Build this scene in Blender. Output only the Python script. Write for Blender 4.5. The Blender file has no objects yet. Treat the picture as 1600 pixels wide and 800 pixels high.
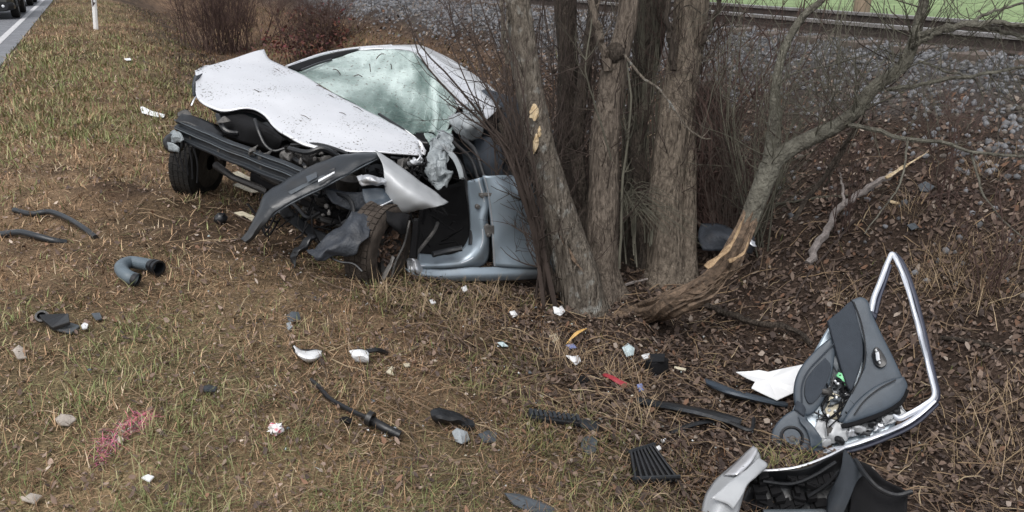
import bpy, bmesh, math, random
import numpy as np
from mathutils import Vector, Matrix, noise as mn

rnd = random.Random(7)
SC = bpy.context.scene
COL = SC.collection

# ------------------------------------------------------------------ camera
CAM_H, PITCH, F = 1.65, math.radians(20.3), 1250.0      # F: focal length in pixels of a 1600 px wide picture
cam_d = bpy.data.cameras.new('camera')
cam = bpy.data.objects.new('camera', cam_d)
COL.objects.link(cam)
cam_d.sensor_width = 36.0
cam_d.lens = 36.0 * F / 1600.0
cam_d.clip_start, cam_d.clip_end = 0.05, 3000
cam.location = (0, 0, CAM_H)
cam.rotation_euler = (math.pi / 2 - PITCH, 0, 0)
SC.camera = cam

# ------------------------------------------------------------------ overcast daylight
SUN_EL, SUN_AZ = math.radians(58), math.radians(200)
w = bpy.data.worlds.new('World')
SC.world = w
w.use_nodes = True
nt = w.node_tree
bg = nt.nodes['Background']
sky = nt.nodes.new('ShaderNodeTexSky')
sky.sky_type = 'NISHITA'
sky.sun_disc = False
sky.sun_elevation = SUN_EL
sky.sun_rotation = SUN_AZ
sky.dust_density = 4.0
hs = nt.nodes.new('ShaderNodeHueSaturation')
hs.inputs['Saturation'].default_value = 0.24
nt.links.new(sky.outputs[0], hs.inputs['Color'])
nt.links.new(hs.outputs[0], bg.inputs['Color'])
bg.inputs['Strength'].default_value = 0.15
sun_d = bpy.data.lights.new('sun', 'SUN')
sun_d.energy = 0.8
sun_d.angle = math.radians(35)
sun_d.color = (1.0, 0.97, 0.93)
sun = bpy.data.objects.new('sun', sun_d)
COL.objects.link(sun)
sd = Vector((math.sin(SUN_AZ) * math.cos(SUN_EL), math.cos(SUN_AZ) * math.cos(SUN_EL), math.sin(SUN_EL)))
sun.rotation_euler = sd.to_track_quat('Z', 'Y').to_euler()
SC.view_settings.view_transform = 'Standard'
SC.view_settings.look = 'None'
SC.view_settings.gamma = 1.0
SC.view_settings.use_curve_mapping = False
SC.view_settings.exposure = 0.46

# ------------------------------------------------------------------ terrain maths
def hash2(ix, iy, seed):
    h = (ix.astype(np.int64) * 374761393 + iy.astype(np.int64) * 668265263 + seed * 974711) & 0x7fffffff
    h = ((h ^ (h >> 13)) * 1274126177) & 0x7fffffff
    h = (h ^ (h >> 16)) & 0xffff
    return h / 65535.0

def vn(x, y, sc, seed=0):
    x = np.asarray(x, float) / sc
    y = np.asarray(y, float) / sc
    ix, iy = np.floor(x), np.floor(y)
    fx, fy = x - ix, y - iy
    fx, fy = fx * fx * (3 - 2 * fx), fy * fy * (3 - 2 * fy)
    a, b = hash2(ix, iy, seed), hash2(ix + 1, iy, seed)
    c, d = hash2(ix, iy + 1, seed), hash2(ix + 1, iy + 1, seed)
    return (a * (1 - fx) + b * fx) * (1 - fy) + (c * (1 - fx) + d * fx) * fy     # 0..1

def fbm(x, y, sc, seed=0, o=3):
    t, a, n = 0, 1.0, 0
    for k in range(o):
        t = t + a * vn(x, y, sc / 2 ** k, seed + k * 17)
        n += a
        a *= 0.5
    return t / n

R5 = math.sqrt(1.25)
def s_of(x, y): return ((np.asarray(x, float) - 0.95) + 0.5 * (np.asarray(y, float) - 5)) / R5
def t_of(x, y): return (-0.5 * (np.asarray(x, float) - 0.95) + (np.asarray(y, float) - 5)) / R5
def xy_of(s, t): return 0.95 + (s - 0.5 * t) / R5, 5 + (0.5 * s + t) / R5

PS = np.array([-900, -3.5, -2.6, -1.7, -0.8, 0.0, 0.5, 1.5, 2.6, 3.6, 3.95, 6.3, 7.2, 8.6, 900])
PZ = np.array([0, 0, -.07, -.25, -.53, -.63, -.56, -.14, .33, .76, .84, .84, .6, .35, .35])
def prof(s):
    s = np.asarray(s, float)
    return sum(np.interp(s + o, PS, PZ) for o in (-.25, -.12, 0, .12, .25)) / 5
MOUND = [(-2.95, 5.75, .10, .2), (-2.6, 5.6, .06, .12)]
def zt(x, y):
    x = np.asarray(x, float); y = np.asarray(y, float)
    s = s_of(x, y)
    m = np.clip((s + 4.55) / .7, 0, 1) * np.clip((3.9 - s) / .8, 0, 1)
    z = prof(s) + m * ((fbm(x, y, .9, 3) - .5) * .10 + (fbm(x, y, .16, 9, 2) - .5) * .035)
    for mx, my, mh, mr in MOUND:
        z = z + mh * np.exp(-((x - mx) ** 2 + (y - my) ** 2) / (2 * mr * mr))
    return z
def Z(x, y): return float(zt(x, y))

CP, SP = math.cos(PITCH), math.sin(PITCH)
def ray(px, py):
    a, b = (px - 800) / F, (400 - py) / F
    return Vector((a, CP + b * SP, -SP + b * CP))
C0 = Vector((0, 0, CAM_H))
def P(px, py, d): return C0 + ray(px, py) * d            # a measured sight line taken to a depth d
def G(px, py, lift=0.0):                                  # where that sight line meets the ground
    r = ray(px, py)
    d = 1.5
    while d < 90:
        p = C0 + r * d
        if p.z < Z(p.x, p.y) + lift: break
        d += .05
    lo, hi = d - .05, d
    for _ in range(12):
        m = (lo + hi) / 2
        p = C0 + r * m
        if p.z < Z(p.x, p.y) + lift: hi = m
        else: lo = m
    p = C0 + r * hi
    p.z = Z(p.x, p.y) + lift
    return p
def PL(px, py, p0, n, off=0.0):                           # where it meets a plane (a door skin, a bonnet ...)
    r = ray(px, py)
    d = (p0 - C0).dot(n) / r.dot(n)
    return C0 + r * d + n * off

# ------------------------------------------------------------------ materials
MATS = {}
def mat(name, col, rough=.6, metal=0.0, var=.25, vs=6.0, bump=.15, bs=40.0, coat=0.0, col2=None, attr=False,
        stretch=None, spec=.5, speck=None, rvar=.0, trans=0.0, dirt=0.0):
    m = bpy.data.materials.new(name)
    m.use_nodes = True
    n, l = m.node_tree.nodes, m.node_tree.links
    b = n['Principled BSDF']
    b.inputs['Roughness'].default_value = rough
    b.inputs['Metallic'].default_value = metal
    b.inputs['Coat Weight'].default_value = coat
    b.inputs['Coat Roughness'].default_value = .12
    b.inputs['Specular IOR Level'].default_value = spec
    if trans: b.inputs['Transmission Weight'].default_value = trans
    tc = n.new('ShaderNodeTexCoord')
    src = tc.outputs['Object']
    if stretch:
        mp = n.new('ShaderNodeMapping')
        mp.inputs['Scale'].default_value = stretch
        l.new(src, mp.inputs['Vector'])
        src = mp.outputs[0]
    t1 = n.new('ShaderNodeTexNoise')
    t1.inputs['Scale'].default_value = vs
    t1.inputs['Detail'].default_value = 6
    t1.inputs['Roughness'].default_value = .65
    l.new(src, t1.inputs['Vector'])
    mx = n.new('ShaderNodeMix'); mx.data_type = 'RGBA'
    c = Vector(col[:3])
    c2 = Vector(col2[:3]) if col2 else c * (1 - var)
    c1 = c if col2 else c * (1 + var * .6)
    rp = n.new('ShaderNodeMapRange')
    rp.inputs[1].default_value, rp.inputs[2].default_value = .33, .67
    l.new(t1.outputs['Fac'], rp.inputs[0])
    l.new(rp.outputs[0], mx.inputs[0])
    mx.inputs[6].default_value = (*c1, 1)
    mx.inputs[7].default_value = (*c2, 1)
    out = mx.outputs[2]
    if attr:
        at = n.new('ShaderNodeAttribute'); at.attribute_name = 'Col'
        mu = n.new('ShaderNodeMix'); mu.data_type = 'RGBA'; mu.blend_type = 'MULTIPLY'
        mu.inputs[0].default_value = 1
        l.new(out, mu.inputs[6]); l.new(at.outputs['Color'], mu.inputs[7])
        out = mu.outputs[2]
    for k, sp in enumerate(([speck] if speck else []) + ([((.09, .07, .05), 3.5, .55, .75)] if dirt else [])):
        scol, ssc, lo, hi = sp
        t2 = n.new('ShaderNodeTexNoise'); t2.inputs['Scale'].default_value = ssc
        t2.inputs['Detail'].default_value = 4 if k == 0 and speck else 8
        l.new(tc.outputs['Object'], t2.inputs['Vector'])
        r2 = n.new('ShaderNodeMapRange'); r2.inputs[1].default_value, r2.inputs[2].default_value = lo, hi
        if dirt and not (speck and k == 0): r2.inputs[4].default_value = dirt
        l.new(t2.outputs['Fac'], r2.inputs[0])
        if speck and k == 0 and coat:                       # dirt gathers in patches
            t4 = n.new('ShaderNodeTexNoise'); t4.inputs['Scale'].default_value = 3.2; t4.inputs['Detail'].default_value = 3
            l.new(tc.outputs['Object'], t4.inputs['Vector'])
            ad4 = n.new('ShaderNodeMath'); ad4.operation = 'MULTIPLY_ADD'; ad4.inputs[1].default_value = .42; 
            sb4 = n.new('ShaderNodeMath'); sb4.operation = 'SUBTRACT'; sb4.inputs[1].default_value = .5
            l.new(t4.outputs['Fac'], sb4.inputs[0]); l.new(sb4.outputs[0], ad4.inputs[0]); l.new(t2.outputs['Fac'], ad4.inputs[2])
            l.new(ad4.outputs[0], r2.inputs[0])
        m2 = n.new('ShaderNodeMix'); m2.data_type = 'RGBA'
        l.new(r2.outputs[0], m2.inputs[0]); l.new(out, m2.inputs[6]); m2.inputs[7].default_value = (*scol, 1)
        out = m2.outputs[2]
    l.new(out, b.inputs['Base Color'])
    if rvar:
        r3 = n.new('ShaderNodeMapRange')
        r3.inputs[3].default_value, r3.inputs[4].default_value = max(.04, rough - rvar), min(1, rough + rvar)
        l.new(t1.outputs['Fac'], r3.inputs[0]); l.new(r3.outputs[0], b.inputs['Roughness'])
    if bump:
        t3 = n.new('ShaderNodeTexNoise'); t3.inputs['Scale'].default_value = bs
        t3.inputs['Detail'].default_value = 5
        l.new(src, t3.inputs['Vector'])
        bp = n.new('ShaderNodeBump'); bp.inputs['Strength'].default_value = bump
        bp.inputs['Distance'].default_value = .06 if 'bark' in name else .02
        l.new(t3.outputs['Fac'], bp.inputs['Height']); l.new(bp.outputs[0], b.inputs['Normal'])
    MATS[name] = m
    return m

M_ground = mat('ground_soil', (.92, .90, .88), .95, var=.62, vs=55, bump=1.0, bs=80, attr=True, spec=.15)
M_leafy = mat('plant_matter', (1, 1, 1), .8, var=.15, vs=30, bump=0, attr=True, spec=.25)
M_stone = mat('ballast_stone', (1, 1, 1), .85, var=.3, vs=30, bump=.4, bs=70, attr=True, spec=.3)
M_asph = mat('asphalt', (.17, .175, .19), .55, var=.25, vs=3, bump=.3, bs=150, rvar=.15)
M_line = mat('road_paint', (.52, .52, .53), .7, var=.2, vs=8, bump=.1)
M_field = mat('winter_wheat', (.225, .305, .150), .9, var=.3, vs=.6, bump=.5, bs=6, spec=.15)
M_steel = mat('rail_steel', (.40, .38, .37), .3, .7, var=.2, bump=.05)
M_rust = mat('rail_rust', (.060, .046, .040), .85, .1, var=.4, vs=12, bump=.3)
M_conc = mat('sleeper_wood', (.12, .095, .08), .9, var=.4, vs=5, bump=.4)
M_bark = mat('willow_bark', (.225, .188, .150), .95, vs=7, col2=(.085, .070, .056), bump=1.0, bs=9, stretch=(6, 6, .55), spec=.12)
M_bark_grey = mat('grey_bark', (.215, .188, .155), .95, vs=8, col2=(.082, .069, .057), bump=1.0, bs=12, stretch=(4, 4, .8), spec=.12,
                  speck=((.23, .225, .205), 13, .56, .66))
M_bark_red = mat('reddish_bark', (.198, .165, .135), .95, vs=7, col2=(.080, .065, .053), bump=1.0, bs=10, stretch=(5, 5, .6), spec=.12)
M_bark_dark = mat('dark_bark', (.095, .078, .064), .95, vs=8, col2=(.038, .032, .027), bump=1.0, bs=11, stretch=(5, 5, .6), spec=.15)
M_bark_green = mat('greenish_bark', (.170, .164, .135), .9, vs=9, col2=(.072, .066, .054), bump=.7, bs=28, stretch=(1.6, 1.6, 1.2), spec=.2)
M_twig_dark = mat('dark_twig', (.055, .042, .036), .85, var=.3, vs=5, bump=0, spec=.2)
M_twig_red = mat('red_brown_twig', (.080, .052, .045), .85, var=.35, vs=2, bump=0, spec=.2)
M_twig_green = mat('olive_twig', (.095, .090, .070), .85, var=.3, vs=5, bump=0, spec=.2)
M_wood = mat('fresh_wood', (.47, .34, .21), .85, vs=14, col2=(.20, .13, .075), bump=.6, bs=40, stretch=(4, 4, .5), spec=.2)
M_wood_old = mat('torn_wood', (.20, .142, .10), .9, vs=9, col2=(.060, .046, .036), bump=1.0, bs=14, stretch=(3, 3, 3), spec=.15)
M_wood_pale = mat('pale_inner_wood', (.70, .58, .40), .85, vs=20, col2=(.5, .36, .2), bump=.5, bs=60, spec=.2)
M_deadwood = mat('grey_deadwood', (.29, .26, .245), .9, vs=10, col2=(.16, .14, .13), bump=.6, bs=40, stretch=(2, 2, 2), spec=.2)

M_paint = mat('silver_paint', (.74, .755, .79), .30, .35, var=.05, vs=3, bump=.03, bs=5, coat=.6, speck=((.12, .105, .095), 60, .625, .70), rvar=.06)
M_paint_shaded = mat('silver_paint_shaded', (.25, .305, .355), .34, .45, var=.1, vs=4, bump=.03, bs=5, coat=.45, dirt=.5)  # darker copy of the silver paint: shade on the side put into its colour
M_paint_torn = mat('silver_paint_torn', (.40, .415, .43), .5, .1, var=.08, vs=4, bump=.03, bs=5, coat=.3, dirt=.3)
M_bare = mat('bare_metal', (.62, .64, .67), .33, .65, var=.2, vs=9, bump=.1, bs=20, dirt=.4)
M_black = mat('black_plastic', (.012, .013, .015), .36, var=.3, vs=8, bump=.12, bs=45, dirt=.12, rvar=.1)
M_blackm = mat('matt_black', (.007, .007, .008), .8, var=.3, vs=8, bump=.1, bs=60, spec=.2)
M_dark = mat('dark_grey_plastic', (.022, .026, .031), .34, var=.25, vs=6, bump=.1, bs=50, dirt=.15, rvar=.1)
M_slate = mat('slate_plastic', (.042, .057, .075), .5, var=.2, vs=7, bump=.08, bs=180, dirt=.22, rvar=.08)
M_slate2 = mat('slate_fabric', (.040, .048, .060), .85, var=.12, vs=12, bump=.2, bs=260, spec=.25)
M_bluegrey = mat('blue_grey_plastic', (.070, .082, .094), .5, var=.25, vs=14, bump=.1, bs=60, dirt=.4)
M_pipe = mat('pipe_plastic', (.105, .135, .158), .5, var=.2, vs=10, bump=.08, bs=60, dirt=.25)
M_liner = mat('wheel_liner_felt', (.026, .031, .040), .55, var=.4, vs=9, bump=.3, bs=60, dirt=.3)
M_rubber = mat('tyre_rubber', (.022, .021, .020), .9, var=.35, vs=9, bump=.25, bs=70, spec=.2, dirt=.3)
M_rubber2 = mat('dusty_tyre_rubber', (.062, .051, .043), .95, var=.45, vs=10, bump=.3, bs=60, spec=.15)
M_engine = mat('engine_metal', (.11, .105, .10), .6, .4, var=.5, vs=12, bump=.4, bs=35, dirt=.4)
M_oily = mat('oily_engine', (.035, .033, .032), .5, .2, var=.5, vs=12, bump=.4, bs=35)
M_frame = mat('frame_metal', (.52, .55, .61), .42, .35, var=.12, vs=6, bump=.06, bs=14, coat=.3, dirt=.35)
M_white = mat('white_plastic', (.78, .79, .80), .4, var=.06, vs=6, bump=.04, dirt=.15)
M_paper = mat('paper_scrap', (.74, .75, .76), .85, var=.12, vs=20, bump=.2, bs=40)
M_cloth = mat('airbag_cloth', (.30, .325, .34), .8, var=.2, vs=9, bump=.35, bs=28, spec=.2)
M_cloth2 = mat('grey_crumpled_foil', (.27, .30, .315), .5, .2, var=.35, vs=14, bump=.7, bs=30)
M_chrome = mat('chrome', (.78, .79, .8), .12, .95, var=.05, bump=0)
M_red = mat('red_plastic', (.34, .04, .055), .4, var=.2, bump=.05)
M_blue = mat('blue_scrap', (.22, .27, .50), .5, var=.2, bump=.1)
M_pale = mat('pale_blue_scrap', (.50, .60, .62), .5, var=.3, vs=20, bump=.3)
M_cream = mat('cream_plastic', (.55, .50, .38), .6, var=.2, vs=16, bump=.1, dirt=.3)
M_greencl = mat('green_clip', (.20, .60, .30), .4, var=.1, bump=0)
M_amber = mat('honey_wood', (.66, .40, .13), .8, var=.3, vs=20, bump=.5, bs=50)
M_suv = mat('olive_grey_paint', (.075, .078, .07), .35, .3, var=.1, coat=.6, bump=0)
M_suv2 = mat('dark_blue_paint', (.035, .04, .065), .35, .3, var=.1, coat=.6, bump=0)
M_glass = mat('car_glass', (.03, .04, .04), .08, 0, var=.05, bump=0, coat=.3)
M_lamp = mat('lamp_lens', (.8, .82, .84), .15, .2, var=.05, bump=0, coat=.5)
M_postw = mat('post_white', (.80, .80, .80), .5, var=.06, vs=10, bump=.03, dirt=.12)
M_postk = mat('post_black', (.05, .035, .038), .6, var=.1, bump=.03)
M_pole = mat('grey_pole', (.23, .17, .13), .9, var=.3, vs=6, bump=.5, stretch=(3, 3, .5))

def glass_crazed():
    m = bpy.data.materials.new('crazed_windscreen'); m.use_nodes = True
    n, l = m.node_tree.nodes, m.node_tree.links
    b = n['Principled BSDF']
    tc = n.new('ShaderNodeTexCoord')
    v = n.new('ShaderNodeTexVoronoi'); v.feature = 'DISTANCE_TO_EDGE'; v.inputs['Scale'].default_value = 42
    v2 = n.new('ShaderNodeTexVoronoi'); v2.feature = 'DISTANCE_TO_EDGE'; v2.inputs['Scale'].default_value = 17
    ns = n.new('ShaderNodeTexNoise'); ns.inputs['Scale'].default_value = 2.2; ns.inputs['Detail'].default_value = 7
    nf = n.new('ShaderNodeTexNoise'); nf.inputs['Scale'].default_value = 38; nf.inputs['Detail'].default_value = 3
    for t in (v, v2, ns, nf): l.new(tc.outputs['Object'], t.inputs['Vector'])
    mr = n.new('ShaderNodeMapRange'); mr.inputs[1].default_value, mr.inputs[2].default_value = 0, .022
    mr.inputs[3].default_value, mr.inputs[4].default_value = 1, 0
    l.new(v.outputs['Distance'], mr.inputs[0])
    mr2 = n.new('ShaderNodeMapRange'); mr2.inputs[1].default_value, mr2.inputs[2].default_value = 0, .05
    mr2.inputs[3].default_value, mr2.inputs[4].default_value = .7, 0
    l.new(v2.outputs['Distance'], mr2.inputs[0])
    at = n.new('ShaderNodeAttribute'); at.attribute_name = 'Col'
    mx = n.new('ShaderNodeMath'); mx.operation = 'MAXIMUM'
    l.new(mr.outputs[0], mx.inputs[0]); l.new(mr2.outputs[0], mx.inputs[1])
    mn1 = n.new('ShaderNodeMix'); mn1.data_type = 'RGBA'      # clear-ish to powdered glass
    mn1.inputs[6].default_value = (.085, .18, .152, 1); mn1.inputs[7].default_value = (.54, .64, .615, 1)
    r0 = n.new('ShaderNodeMapRange'); r0.inputs[1].default_value, r0.inputs[2].default_value = .40, .64
    l.new(ns.outputs['Fac'], r0.inputs[0])
    ml = n.new('ShaderNodeMath'); ml.operation = 'MULTIPLY'; ml.inputs[1].default_value = .42
    l.new(mx.outputs[0], ml.inputs[0])
    ad = n.new('ShaderNodeMath'); ad.operation = 'ADD'; ad.use_clamp = True
    sc = n.new('ShaderNodeMath'); sc.operation = 'MULTIPLY_ADD'; sc.inputs[1].default_value = .45
    l.new(r0.outputs[0], sc.inputs[0]); l.new(at.outputs['Fac'], sc.inputs[2])
    l.new(sc.outputs[0], ad.inputs[0]); l.new(ml.outputs[0], ad.inputs[1])
    l.new(ad.outputs[0], mn1.inputs[0])
    sp = n.new('ShaderNodeMapRange'); sp.inputs[1].default_value, sp.inputs[2].default_value = .62, .68
    l.new(nf.outputs['Fac'], sp.inputs[0])
    m3 = n.new('ShaderNodeMix'); m3.data_type = 'RGBA'; m3.inputs[7].default_value = (.16, .16, .14, 1)
    l.new(sp.outputs[0], m3.inputs[0]); l.new(mn1.outputs[2], m3.inputs[6])
    l.new(m3.outputs[2], b.inputs['Base Color'])
    b.inputs['Roughness'].default_value = .28
    inv = n.new('ShaderNodeMapRange'); inv.inputs[3].default_value, inv.inputs[4].default_value = .72, .0
    l.new(ad.outputs[0], inv.inputs[0]); l.new(inv.outputs[0], b.inputs['Transmission Weight'])
    bp = n.new('ShaderNodeBump'); bp.inputs['Strength'].default_value = .5; bp.inputs['Distance'].default_value = .01
    l.new(mx.outputs[0], bp.inputs['Height']); l.new(bp.outputs[0], b.inputs['Normal'])
    return m
M_wind = glass_crazed()
M_leafpale = mat('withered_leaf', (.36, .32, .28), .85, var=.3, vs=25, bump=.3, bs=50, spec=.2)

# ------------------------------------------------------------------ mesh building
def crom(pts, n):
    """Catmull-Rom through pts (list of Vectors), n samples."""
    pts = [Vector(p) for p in pts]
    m = len(pts)
    if m == 2: return [pts[0].lerp(pts[1], i / (n - 1)) for i in range(n)]
    out = []
    for i in range(n):
        t = i / (n - 1) * (m - 1)
        k = min(int(t), m - 2); u = t - k
        a, b, c, d = pts[max(k - 1, 0)], pts[k], pts[k + 1], pts[min(k + 2, m - 1)]
        if k == 0: a = b * 2 - c
        if k == m - 2: d = c * 2 - b
        out.append(.5 * ((2 * b) + (c - a) * u + (2 * a - 5 * b + 4 * c - d) * u * u + (3 * b - a - 3 * c + d) * u ** 3))
    return out
def lerps(vals, n):
    m = len(vals)
    return [float(np.interp(i / (n - 1) * (m - 1), range(m), vals)) for i in range(n)]

class MB:
    def __init__(s): s.v, s.f, s.c = [], [], []
    def add(s, vs, fs, col=None):
        o = len(s.v)
        s.v += [tuple(p) for p in vs]
        s.f += [tuple(i + o for i in f) for f in fs]
        s.c += [col or (1, 1, 1)] * len(vs)
        return s
    def tube(s, pts, radii, k=8, cap=True, col=None, wob=0.0, sq=(1, 1)):
        pts = [Vector(p) for p in pts]
        n = len(pts)
        if not hasattr(radii, '__len__'): radii = [radii] * n
        vs, fs = [], []
        t = (pts[1] - pts[0]).normalized()
        up = Vector((0, 0, 1)) if abs(t.z) < .9 else Vector((1, 0, 0))
        a = t.cross(up).normalized()
        for i in range(n):
            t = (pts[min(i + 1, n - 1)] - pts[max(i - 1, 0)])
            t = t.normalized() if t.length > 1e-9 else Vector((0, 0, 1))
            a = (a - t * a.dot(t))
            a = a.normalized() if a.length > 1e-6 else t.orthogonal().normalized()
            b = t.cross(a)
            for j in range(k):
                th = 2 * math.pi * j / k
                r = radii[i]
                if wob: r *= 1 + wob * mn.noise(pts[i] * 9 + Vector((math.cos(th), math.sin(th), 0)) * 1.7)
                vs.append(pts[i] + a * (math.cos(th) * r * sq[0]) + b * (math.sin(th) * r * sq[1]))
        for i in range(n - 1):
            for j in range(k):
                j2 = (j + 1) % k
                fs.append((i * k + j, i * k + j2, (i + 1) * k + j2, (i + 1) * k + j))
        if cap and k > 2:
            fs.append(tuple(range(k - 1, -1, -1)))
            fs.append(tuple((n - 1) * k + j for j in range(k)))
        return s.add(vs, fs, col)
    def box(s, c, ax, h, col=None, taper=1.0):
        c = Vector(c); x, y, z = [Vector(a).normalized() for a in ax]
        vs = []
        for k in (-1, 1):
            tp = taper if k > 0 else 1
            for a, b in ((-1, -1), (1, -1), (1, 1), (-1, 1)):
                vs.append(c + x * (a * h[0] * tp) + y * (b * h[1] * tp) + z * (k * h[2]))
        return s.add(vs, [(3, 2, 1, 0), (4, 5, 6, 7), (0, 1, 5, 4), (1, 2, 6, 5), (2, 3, 7, 6), (3, 0, 4, 7)], col)
    def sheet(s, rows, nu=24, nv=12, amp=0.0, nsc=4.0, seed=0, col=None, colf=None, lin=False):
        cols = [crom(r, nu) for r in rows]
        if lin:                                                      # straight between the rows: pressed creases
            nv = (len(rows) - 1) * 3 + 1
            g = [[cols[min(j // 3, len(rows) - 2)][i].lerp(cols[min(j // 3, len(rows) - 2) + 1][i], j / 3 - min(j // 3, len(rows) - 2)) for j in range(nv)] for i in range(nu)]
        else:
            g = [crom([c[i] for c in cols], nv) for i in range(nu)]     # g[u][v]
        vs = []
        for i in range(nu):
            for j in range(nv):
                p = g[i][j]
                if amp:
                    q = p * nsc + Vector((seed * 7.3, seed, -seed * 3.1))
                    p = p + mn.noise_vector(q) * amp + mn.noise_vector(q * 2.7) * (amp * .35)
                vs.append(p)
        fs = [(i * nv + j, (i + 1) * nv + j, (i + 1) * nv + j + 1, i * nv + j + 1) for i in range(nu - 1) for j in range(nv - 1)]
        o = len(s.v)
        s.add(vs, fs, col)
        if colf:
            for i in range(nu):
                for j in range(nv): s.c[o + i * nv + j] = colf(i / (nu - 1), j / (nv - 1))
        return s
    def slab(s, pts, up, th, col=None):
        """n-gon with thickness th along up"""
        up = Vector(up).normalized() * th
        pts = [Vector(p) for p in pts]
        n = len(pts)
        vs = [p + up for p in pts] + pts
        fs = [tuple(range(n)), tuple(range(2 * n - 1, n - 1, -1))]
        fs += [(i, i + n, (i + 1) % n + n, (i + 1) % n) for i in range(n)]
        return s.add(vs, fs, col)
    def lathe(s, c, axis, prof_, k=32, col=None):
        """prof_: list of (along, radius)"""
        c = Vector(c); t = Vector(axis).normalized(); a = t.orthogonal().normalized(); b = t.cross(a)
        vs, fs = [], []
        for (h, r) in prof_:
            for j in range(k):
                th = 2 * math.pi * j / k
                vs.append(c + t * h + a * (r * math.cos(th)) + b * (r * math.sin(th)))
        for i in range(len(prof_) - 1):
            for j in range(k):
                j2 = (j + 1) % k
                fs.append((i * k + j, i * k + j2, (i + 1) * k + j2, (i + 1) * k + j))
        return s.add(vs, fs, col)
    def build(s, name, m, parent=None, smooth=True, solid=0.0, off=-1.0, bevel=0.0, kind=None, label=None, sub=0, sharp=38):
        me = bpy.data.meshes.new(name)
        o_ = root_loc(parent)
        vv = s.v
        if parent is not None: vv = [(x - o_[0], y - o_[1], z - o_[2]) for x, y, z in vv]
        me.from_pydata(vv, [], s.f)
        ca = me.color_attributes.new('Col', 'FLOAT_COLOR', 'POINT')
        ca.data.foreach_set('color', np.array([(*c, 1) for c in s.c], float).ravel())
        if smooth:
            me.shade_smooth()
            me.set_sharp_from_angle(angle=math.radians(sharp))
        ob = bpy.data.objects.new(name, me)
        COL.objects.link(ob)
        me.materials.append(m)
        if parent is not None: ob.parent = parent
        if sub:
            md = ob.modifiers.new('subsurf', 'SUBSURF'); md.levels = md.render_levels = sub
        if solid:
            md = ob.modifiers.new('thickness', 'SOLIDIFY'); md.thickness = solid; md.offset = off
        if bevel:
            md = ob.modifiers.new('bevel', 'BEVEL'); md.width = bevel; md.segments = 2; md.limit_method = 'ANGLE'
        if smooth and (bevel or True):
            md = None
        if kind: ob['kind'] = kind
        if label: ob['label'] = label
        return ob
def root_loc(p):
    while p is not None and p.parent is not None: p = p.parent
    return p.location if p is not None else (0, 0, 0)

def thing(name, label, cat, loc, group=None):
    o = bpy.data.objects.new(name, None)
    o.empty_display_size = .1
    COL.objects.link(o)
    o.location = loc
    o['label'], o['category'] = label, cat
    if group: o['group'] = group
    return o
def solo(mb, name, label, cat, m, group=None, base=None, **kw):
    """a thing of one mesh; its origin is put at its base"""
    if base is None:
        a = np.array(mb.v); base = Vector((a[:, 0].mean(), a[:, 1].mean(), a[:, 2].min()))
    vv = mb.v
    mb.v = [(x - base[0], y - base[1], z - base[2]) for x, y, z in vv]
    o = mb.build(name, m, None, **kw)
    o.location = base
    o['label'], o['category'] = label, cat
    if group: o['group'] = group
    return o
def np_mesh(name, V, faces, colors, m, kind='stuff'):
    """faces: list of (n,k) int arrays"""
    me = bpy.data.meshes.new(name)
    me.vertices.add(len(V)); me.vertices.foreach_set('co', np.asarray(V, np.float32).ravel())
    loops = np.concatenate([f.ravel() for f in faces]).astype(np.int32)
    tot = np.concatenate([np.full(len(f), f.shape[1]) for f in faces])
    st = np.concatenate([[0], np.cumsum(tot)[:-1]]).astype(np.int32)
    me.loops.add(len(loops)); me.loops.foreach_set('vertex_index', loops)
    me.polygons.add(len(tot)); me.polygons.foreach_set('loop_start', st)
    try: me.polygons.foreach_set('loop_total', tot.astype(np.int32))
    except Exception: pass
    me.update(calc_edges=True); me.validate()
    ca = me.color_attributes.new('Col', 'FLOAT_COLOR', 'POINT')
    cc = np.ones((len(V), 4), np.float32); cc[:, :3] = colors
    ca.data.foreach_set('color', cc.ravel())
    o = bpy.data.objects.new(name, me); COL.objects.link(o); me.materials.append(m)
    if kind: o['kind'] = kind
    return o
# ================================================================== GROUND, ROAD, RAILWAY
def grow(a, b, st, g):
    out = [a]
    while out[-1] < b: out.append(out[-1] + st); st *= g
    return out
sv = [-500, -250, -120, -60, -35, -22, -14, -11, -9, -7.5, -6.5] + list(np.arange(-5.8, 4.5, .06)) + \
     list(np.arange(4.5, 9.2, .18)) + grow(9.4, 500, .6, 1.5)
tv = [-80, -40, -20, -13, -9, -7.5] + list(np.arange(-6.3, 6.5, .06)) + grow(6.55, 900, .08, 1.055)
S, T = np.meshgrid(np.array(sv), np.array(tv), indexing='ij')
X, Y = xy_of(S, T)
ZZ = zt(X, Y)
ZZ = np.where((S < -4.5) & (S > -12.9), 0, ZZ)
ZZ = np.where(S > 9, .34, ZZ)
ni, nj = S.shape
idx = np.arange(ni * nj).reshape(ni, nj)
quads = np.stack([idx[:-1, :-1], idx[1:, :-1], idx[1:, 1:], idx[:-1, 1:]], -1).reshape(-1, 4)
def mixc(a, b, f): return a * (1 - f)[..., None] + b * f[..., None]
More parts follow.
